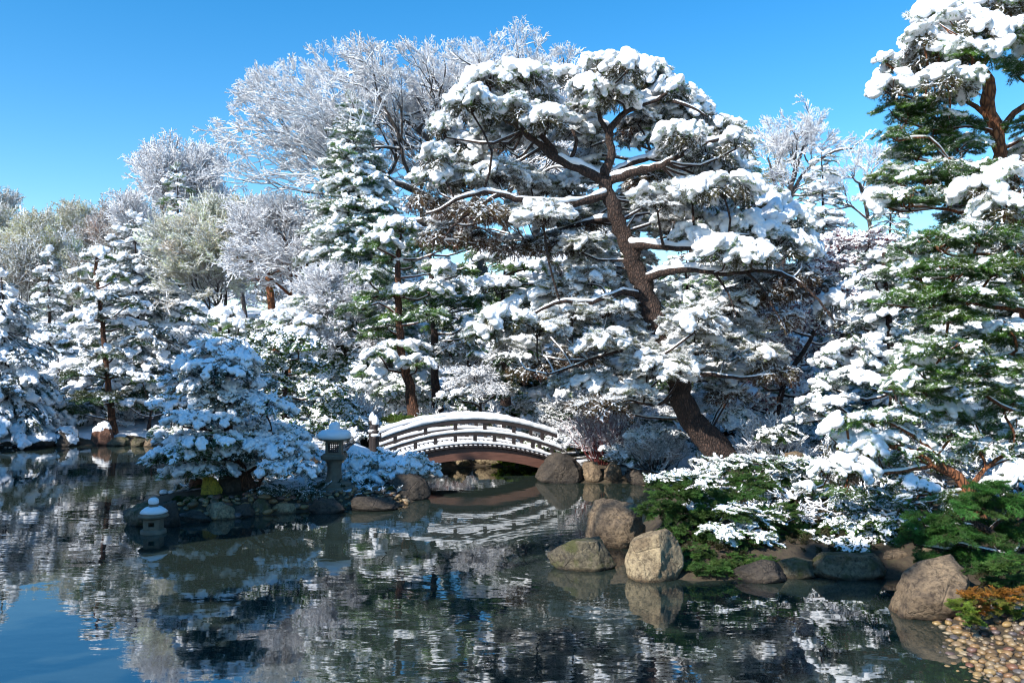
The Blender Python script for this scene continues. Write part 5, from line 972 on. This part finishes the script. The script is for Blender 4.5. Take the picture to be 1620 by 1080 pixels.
conifer('tall_green_spruce', 'tall green spruce with snow ledges in front of the huge oak', 29.5, (575, 600), (558, 150), 215, .62, ('pine_mix', 'pine_load'), (.075, .16, .035), droop=-.25, pw=.62, low='pine_bare', dens=1.35)
conifer('snowy_fir', 'green snowy fir filling the gap behind the big pine trunk', 28.5, (935, 620), (925, 285), 240, .6, ('fir_mid', 'fir_puff'), GREEN, pw=.5)
conifer('snowy_fir', 'snowy fir behind the long right limb of the big pine', 27.5, (1090, 640), (1085, 385), 230, .6, ('fir_mid', 'fir_puff'), GREEN, pw=.5)
conifer('snowy_fir', 'dark fir behind the drooping brown needles of the big pine', 30, (815, 620), (812, 375), 190, .6, ('fir_mid', 'fir_bare'), GREEN, pw=.55)
plant('red_trunk_pine', 'slender pine with red upper trunk and cloud pads left behind the bridge', 'tree', 24.5, (655, 668), [(656, 670), (648, 610), (636, 560), (631, 500), (630, 440), (632, 380)], .17, .07,
      [(632, 362, 38, 20, 'l'), (595, 385, 34, 18, 'l'), (668, 388, 36, 18, 'l'), (615, 415, 32, 14, 'B'), (650, 418, 34, 15, 'l'), (690, 425, 30, 18, 'l'), (585, 440, 34, 16, 'X'), (600, 470, 38, 16, 'B'), (680, 460, 34, 15, 'l'), (640, 462, 30, 14, 'l'), (565, 490, 30, 14, 'X'), (610, 508, 42, 18, 'B'), (675, 500, 34, 16, 'B'), (595, 530, 34, 14, 'B'), (640, 548, 40, 14, 'l'), (600, 560, 26, 10, 'l'), (660, 575, 30, 12, 'l'), (585, 590, 26, 13, 'l'), (700, 390, 26, 14, 'X')], size=.42, bark=BARK_BROWN, depth=1.2,
      limbs=[([(632, 470), (605, 465), (575, 480)], .05, .02), ([(640, 590), (615, 585), (590, 592)], .05, .02)])
plant('dark_trunk_pine', 'green pine with a straight dark trunk just right of the red trunked pine', 'tree', 26.5, (690, 650), [(692, 650), (688, 580), (686, 500), (680, 420), (678, 380)], .15, .07,
      [(700, 455, 34, 16, 'l'), (725, 430, 32, 16, 'B'), (720, 480, 40, 18, 'B'), (670, 470, 30, 16, 'B'), (735, 510, 36, 16, 'B'), (700, 520, 30, 14, 'B'), (650, 490, 30, 14, 'B'), (725, 545, 36, 14, 'B'), (760, 480, 28, 14, 'X'), (755, 530, 32, 14, 'X'), (770, 400, 30, 15, 'X'), (740, 390, 30, 15, 'B')], size=.45, depth=1.2)
plant('cloud_pine', 'green cloud pruned pine with snow blobs under the drooping left limb of the big pine', 'tree', 25.5, (800, 640), [(800, 640), (798, 560), (795, 480), (800, 420)], .13, .05,
      [(790, 405, 32, 15, 'L'), (830, 420, 34, 16, 'l'), (860, 410, 30, 20, 'L'), (885, 435, 34, 20, 'L'), (782, 450, 30, 15, 'L'), (815, 455, 30, 15, 'B'), (780, 495, 32, 15, 'B'), (760, 515, 28, 14, 'l'), (840, 470, 30, 15, 'l'), (800, 525, 34, 14, 'm'), (760, 560, 34, 14, 'm'), (840, 510, 34, 15, 'm')], size=.42, depth=1.2)
for i, (px, py, w, h, lab) in enumerate([(760, 612, 110, 60, 'white frosted spreading shrub behind the crest of the bridge'), (830, 560, 110, 60, 'frosted bush beneath the left lower limbs of the big pine'), (890, 660, 110, 70, 'frosted bush behind the right end of the bridge'), (960, 640, 100, 70, 'frosted bush left of the big pine trunk'), (1040, 665, 110, 60, 'bright frosted bush touching the big pine trunk'), (1130, 660, 110, 80, 'snowy bush directly behind the big pine trunk'), (740, 560, 90, 50, 'shaded snowy bush under the dark trunked pine')]):
    r = R_(i+40); pads = [(px+r.uniform(-.35, .35)*w, py+r.uniform(-.3, .35)*h, w*.28, h*.24, 'mtXkmXt'[(i+j) % 7] if j % 2 else 't') for j in range(11)]
    plant('frosted_bush', lab, 'shrub', 23+i*.35, (px, py+h*.8), [(px, py+h*.8), (px, py)], .05, .03, pads, size=.42, dens=1.15, group='frosted bushes behind the bridge', depth=1.3, col=(.06, .085, .03))
plant('green_bush', 'sunlit green bush seen behind the left end of the bridge', 'shrub', 22.6, (650, 700), None, 0, 0, [(630, 668, 26, 10, 'v'), (660, 668, 30, 10, 'v'), (640, 685, 36, 12, 'v'), (690, 680, 30, 11, 'v'), (610, 680, 20, 9, 's')], size=.3, dens=1.2, col=(.10, .15, .03))
plant('bright_green_bush', 'bright green low bush at the water seen under the bridge arch', 'shrub', 23.3, (820, 738), None, 0, 0, [(800, 735, 18, 8, 'v'), (825, 736, 22, 9, 'v'), (810, 722, 30, 10, 'v'), (850, 728, 24, 10, 'v'), (880, 712, 24, 12, 'v'), (845, 705, 24, 12, 's')], size=.24, dens=1.6, col=(.17, .26, .02), jit=.3)
plant('weeping_snow_tree', 'broad leafy tree bowed under bluish snow behind the island pine', 'tree', 22.5, (455, 695), [(455, 700), (450, 660), (452, 610), (455, 570)], .09, .04,
      [(430, 540, 42, 18, 's'), (470, 545, 36, 18, 's'), (405, 565, 34, 18, 's'), (445, 575, 44, 18, 's'), (490, 580, 34, 18, 's'), (420, 605, 40, 18, 's'), (465, 615, 44, 20, 's'), (510, 615, 36, 18, 's'), (440, 645, 40, 20, 's'), (490, 650, 44, 20, 's'), (535, 645, 34, 20, 's'), (520, 675, 34, 16, 's'), (460, 680, 40, 16, 's'), (560, 668, 20, 14, 's')], size=.42, dens=1.15, depth=1.1)
plant('small_pad_pine', 'small pine with one flat white snow pad above the weeping tree', 'tree', 27, (455, 600), [(458, 600), (455, 560), (450, 525)], .07, .03, [(450, 500, 34, 15, 'L'), (475, 508, 28, 14, 'L'), (430, 512, 24, 12, 'l'), (460, 525, 34, 11, 'l')], size=.45, bark=BARK_RED)
plant('little_white_pine', 'little snowy pine just above the top of the island pine', 'tree', 28, (362, 600), [(362, 600), (362, 520)], .06, .03, [(362, 495, 26, 14, 'L'), (345, 512, 22, 12, 'l'), (378, 515, 24, 12, 'l'), (362, 535, 30, 12, 'X')], size=.45)
plant('ivy_trunk_tree', 'frosted tree with a bent red brown ivy clad trunk', 'tree', 31, (430, 560), [(432, 570), (430, 490), (424, 440), (415, 405), (402, 378)], .17, .10, [(426, 460, 8, 22, 'v'), (424, 430, 7, 16, 'j')], size=.3, bark=BARK_RED, col=(.10, .10, .03))
bare_tree('twiggy_tree', 'frosted small leafless tree spreading around the ivy clad trunk', 31.5, (480, 600), [(482, 600), (480, 520), (478, 450), (470, 400)], 9, .16, .8, crown=(455, 430, 125, 95), levels=4, snow=.04, bark=BARK_RED, lift=.0)
bare_tree('white_maple', 'dense white frosted maple between the ivy clad trunk and the red trunked pine', 28, (545, 640), [(545, 640), (545, 580), (540, 530)], 9, .12, .7, crown=(530, 520, 90, 75), levels=4, snow=.04)
bare_tree('left_maple', 'dense white frosted maple left of the ivy clad trunk', 33, (350, 620), [(350, 620), (350, 540), (345, 480)], 9, .14, 1.1, crown=(345, 440, 110, 85), levels=4, snow=.03, kind='haze', col=(.52, .52, .36))
# ------------------------------------------------------------------ left side
plant('leaning_shore_pine', 'thin reddish pine leaning on the far left shore', 'tree', 29.0, (178, 690), [(180, 695), (176, 650), (170, 600), (166, 550), (160, 500), (157, 470), (152, 430), (155, 400)], .13, .05,
      [(158, 405, 24, 16, 'l'), (140, 430, 28, 14, 'l'), (178, 440, 30, 14, 'l'), (125, 460, 28, 12, 'm'), (165, 470, 34, 14, 'm'), (200, 480, 28, 12, 'm'), (140, 500, 38, 13, 'm'), (190, 515, 36, 13, 'm'), (225, 540, 28, 12, 'm'), (130, 545, 36, 12, 'X'), (180, 560, 40, 12, 'm'), (140, 590, 36, 11, 'X'), (200, 590, 36, 11, 'm'), (150, 630, 36, 12, 'B'), (125, 650, 24, 9, 'B'), (185, 625, 34, 10, 'B')], size=.5, bark=BARK_BROWN, depth=1.2, dens=.8, col=(.06, .085, .025))
conifer('blue_spruce', 'broad dark spruce with blue shaded snow behind the leaning pine', 33, (222, 640), (212, 338), 200, .62, ('fir_puff', 'fir_mid'), BLUEG, droop=-.2, pw=.6)
conifer('little_spruce', 'small pointed dark spruce with snow far left', 46, (78, 560), (76, 392), 76, .75, ('fir_puff', 'fir_mid'), BLUEG)
conifer('pale_spruce', 'pale frosted spruce inside the soft birch crown', 43, (285, 560), (280, 262), 130, .8, ('fir_mid', 'fir_puff'), GREEN)
conifer('weeping_left_conifer', 'dark trunked weeping conifer with blue snow at the left edge', 28.2, (15, 690), (2, 430), 150, .62, ('fir_puff', 'fir_mid'), BLUEG, droop=-.5, pw=.45, z0=.2)
conifer('left_back_conifer', 'snowy conifer behind the left edge tree', 36, (-60, 660), (-50, 400), 220, .7, ('fir_puff', 'fir_mid'), BLUEG, pw=.6)
conifer('mid_left_conifer', 'low snowy yew left of the leaning pine', 31.5, (100, 680), (92, 565), 120, .55, ('fir_puff', 'fir_mid'), BLUEG, droop=-.35, pw=.4, z0=.05)
bare_tree('soft_birch', 'tall soft frosted birch behind the blue spruce', 46, (285, 580), [(285, 580), (283, 450), (280, 370), (278, 320)], 10, .22, 1.1, crown=(275, 350, 85, 112), levels=4, snow=.05, lift=.35, spread=.42, bark=BARK_PALE)
bare_tree('leaning_birch', 'frosted birch left of the huge oak leaning over the gap', 41, (395, 580), [(395, 580), (385, 480), (370, 420)], 7, .16, .9, crown=(370, 400, 85, 70), levels=4, snow=.045)
for i, (px, top, w, Y, c, lab) in enumerate([(-30, 350, 90, 62, (.34, .32, .16), 'hazy olive tree at the far left edge'), (20, 325, 80, 66, (.20, .18, .13), 'hazy grey tree second from the left edge'), (75, 345, 80, 58, (.38, .36, .15), 'hazy yellow green tree above the small spruce'), (130, 345, 80, 62, (.38, .36, .15), 'hazy yellow green tree with a flat top right of it'), (180, 355, 70, 56, (.26, .20, .15), 'pinkish hazy tree left of the blue spruce top'), (225, 330, 80, 60, (.26, .23, .18), 'pale hazy tree behind the blue spruce'), (110, 410, 80, 50, (.34, .34, .16), 'lower olive thicket tree beside the small spruce'), (40, 420, 80, 48, (.22, .20, .13), 'lower hazy tree left of the small spruce'), (160, 420, 70, 47, (.24, .21, .14), 'lower hazy tree behind the leaning pine')]):
    cy_ = top+(560-top)*.38
    bare_tree('hazy_tree', lab, Y, (px, 560), [(px, 570), (px+4, 500), (px, top+70)], 7, .14, 1.5, crown=(px, cy_-8, w*.72, (560-top)*.34), levels=3, snow=.03, kind='haze', col=c, lift=.2, group='hazy trees at the far left', bark=BARK_GREY)
plant('yew_bush', 'green tipped yew bush with snow on the far shore left of the island pine', 'shrub', 29.5, (235, 670), [(235, 680), (240, 640)], .05, .03, [(225, 620, 34, 13, 'm'), (265, 610, 34, 13, 'm'), (205, 640, 28, 12, 'm'), (245, 640, 36, 12, 'm'), (285, 635, 30, 13, 'm'), (225, 600, 28, 10, 'l')], size=.45, col=(.07, .12, .03), depth=1.1)
for i, (px, py, w, h, lab, Y) in enumerate([(30, 665, 60, 26, 'blue shaded snow mound shrub at the left shore', 29), (85, 650, 60, 30, 'snow mound shrub above the square shore boulder', 30), (110, 600, 70, 30, 'snowy shrub below the white slope', 32), (300, 600, 70, 36, 'snowy shrub behind the island pine on its left', 31), (330, 555, 70, 30, 'snowy shrub above the island pine left shoulder', 35), (35, 590, 80, 36, 'snowy shrub beside the left dark trunk', 33), (270, 560, 60, 30, 'blue snowy shrub right of the blue spruce', 36), (545, 690, 50, 20, 'low sunlit leafy shrub behind the tall lantern', 21.5), (600, 610, 80, 30, 'shaded snowy shrub under the red trunked pine', 26), (655, 625, 60, 26, 'shaded snowy shrub between the two pine trunks', 27.5), (420, 520, 60, 30, 'frosted thicket under the ivy clad trunk', 33)]):
    r = R_(i+70); pads = [(px+r.uniform(-.45, .45)*w, py+r.uniform(-.4, .4)*h, w*.3, h*.35, 'bmfs'[(i+j) % 4] if j % 3 else 'p') for j in range(7)]
    plant('snowy_shrub', lab, 'shrub', Y, (px, py+h*.6), None, 0, 0, pads, size=.45, dens=1.2, group='snowy shrubs under the trees', depth=1.2)

# ------------------------------------------------------------------ masses nobody could count
def mass(name, label, n, box, kinds, col, size, zj=.3, seed=1, ok=None, parent=None, pitch=(.5, .4)):
    rs = R_(seed); x = rs.uniform(box[0], box[1], n); y = rs.uniform(box[2], box[3], n); P = np.stack([x, y], 1); d = shore(P); k = d > .35
    if ok is not None: k &= ok(x, y, d)
    P = P[k]; d = d[k]; m = len(P); z = gz(P)+rs.uniform(-.02, zj, m)*np.minimum(d, 1)
    ids = np.concatenate([KIDX[q] for q in kinds])[rs.randint(0, 3*len(kinds), m)]; root = mkobj(name, None, kind='stuff'); root['label'] = label
    sc = size*rs.uniform(.6, 1.2, m); rot = np.stack([rs.normal(0, .2, m), -rs.normal(pitch[0], pitch[1], m), rs.uniform(0, 6.3, m)], 1); c = np.asarray(col)*np.exp(rs.normal(0, .3, m))[:, None]
    cloud(name+'_leaves', root, np.column_stack([P, z]), rot, sc, ids, c, SG_F); cloud(name+'_snow', root, np.column_stack([P, z]), rot, sc, ids, c, SG_S)
mass('undergrowth', 'snowy undergrowth filling the ground between the trees', 3000, (-22, 16, 23.5, 46), ['frosty', 'pop', 'fir_load', 'bare_thick'], (.05, .06, .025), .62, .7, 3, ok=lambda x, y, d: ~((x < -12) & (y > 38)) & (d > 1))
mass('bank_undergrowth', 'snowy undergrowth on the right bank behind the junipers', 1500, (1.5, 13, 12.5, 24), ['frosty', 'juniper_snow', 'leafy_snow', 'bare_thick'], (.04, .06, .02), .4, .45, 4, ok=lambda x, y, d: d > .7)
mass('ground_litter', 'low dark leaf cover near the right shore', 900, (1.8, 8, 9.6, 15), ['juniper', 'leafy'], (.05, .05, .02), .17, .03, 5)
mass('island_plants', 'low green plants on the island ground', 500, (-7.2, -2, 16.9, 22), ['juniper', 'juniper_snow'], (.03, .06, .015), .2, .04, 6)
# far wood beyond everything
mass('far_wood', 'far frosted wood closing the view behind the garden', 2200, (-60, 60, 56, 90), ['haze', 'frosty', 'fir_mid'], (.12, .12, .07), 2.4, 5.5, 7, pitch=(.9, .4))

# ------------------------------------------------------------------ unseen firs added outside the frame to shade the pond, island and right bank
for i, (x, y, h, w, lab) in enumerate([(-14.3, 8.6, 14.2, 7.0, 'added shade fir on the left bank outside the frame, nearest the viewer'), (-21.5, 12.5, 12.5, 6.5, 'added unseen shade fir on the left bank, second from the viewer'), (-27, 16.5, 13, 7, 'added unseen shade fir on the left bank, farthest from the viewer'), (-8.6, -0.3, 16.6, 3.4, 'added narrow shade fir behind the left shoulder of the viewer'), (-11.2, 2.2, 15.0, 3.4, 'added narrow shade fir left of the viewer, between two others')]):
    d_ = 20.0; Yv = y if y > 1 else y
    SEED[0] += 7; s = Plant('shade_fir', lab, 'tree', 20, (810, 700), SEED[0], BARK, 'unseen firs added for shade'); s.base = np.array([x, y, G(x, y)]); s.root.location = s.base; rs = s.rs
    s.limb([s.base-[0, 0, .3], s.base+[0, 0, h*.5], s.base+[0, 0, h]], .25, .03, 'trunk', world=True); R = w/2
    for l in range(int(h/.65)):
        t = .08+.92*l/(h/.65); c = s.base+[0, 0, h*t]; L = R*(1-t)**.6*rs.uniform(.85, 1.1)+.2; nb = int(7*L/1.5)+4
        for j in range(nb):
            if rs.rand() < .6: continue
            a = rs.uniform(0, 6.28); k = max(1, int(L/.6)); u = 1-np.arange(k)/k*.85; P = c+np.stack([np.cos(a)*L*u, np.sin(a)*L*u, -.2*L*u], 1)-np.array([math.cos(a), math.sin(a), 0])*.6
            s.spr(P, a+rs.normal(0, .3, k), np.full(k, -.2), np.full(k, 1.15), 'fir_load', BLUEG)
    s.done()
print('instances', NINST[0])
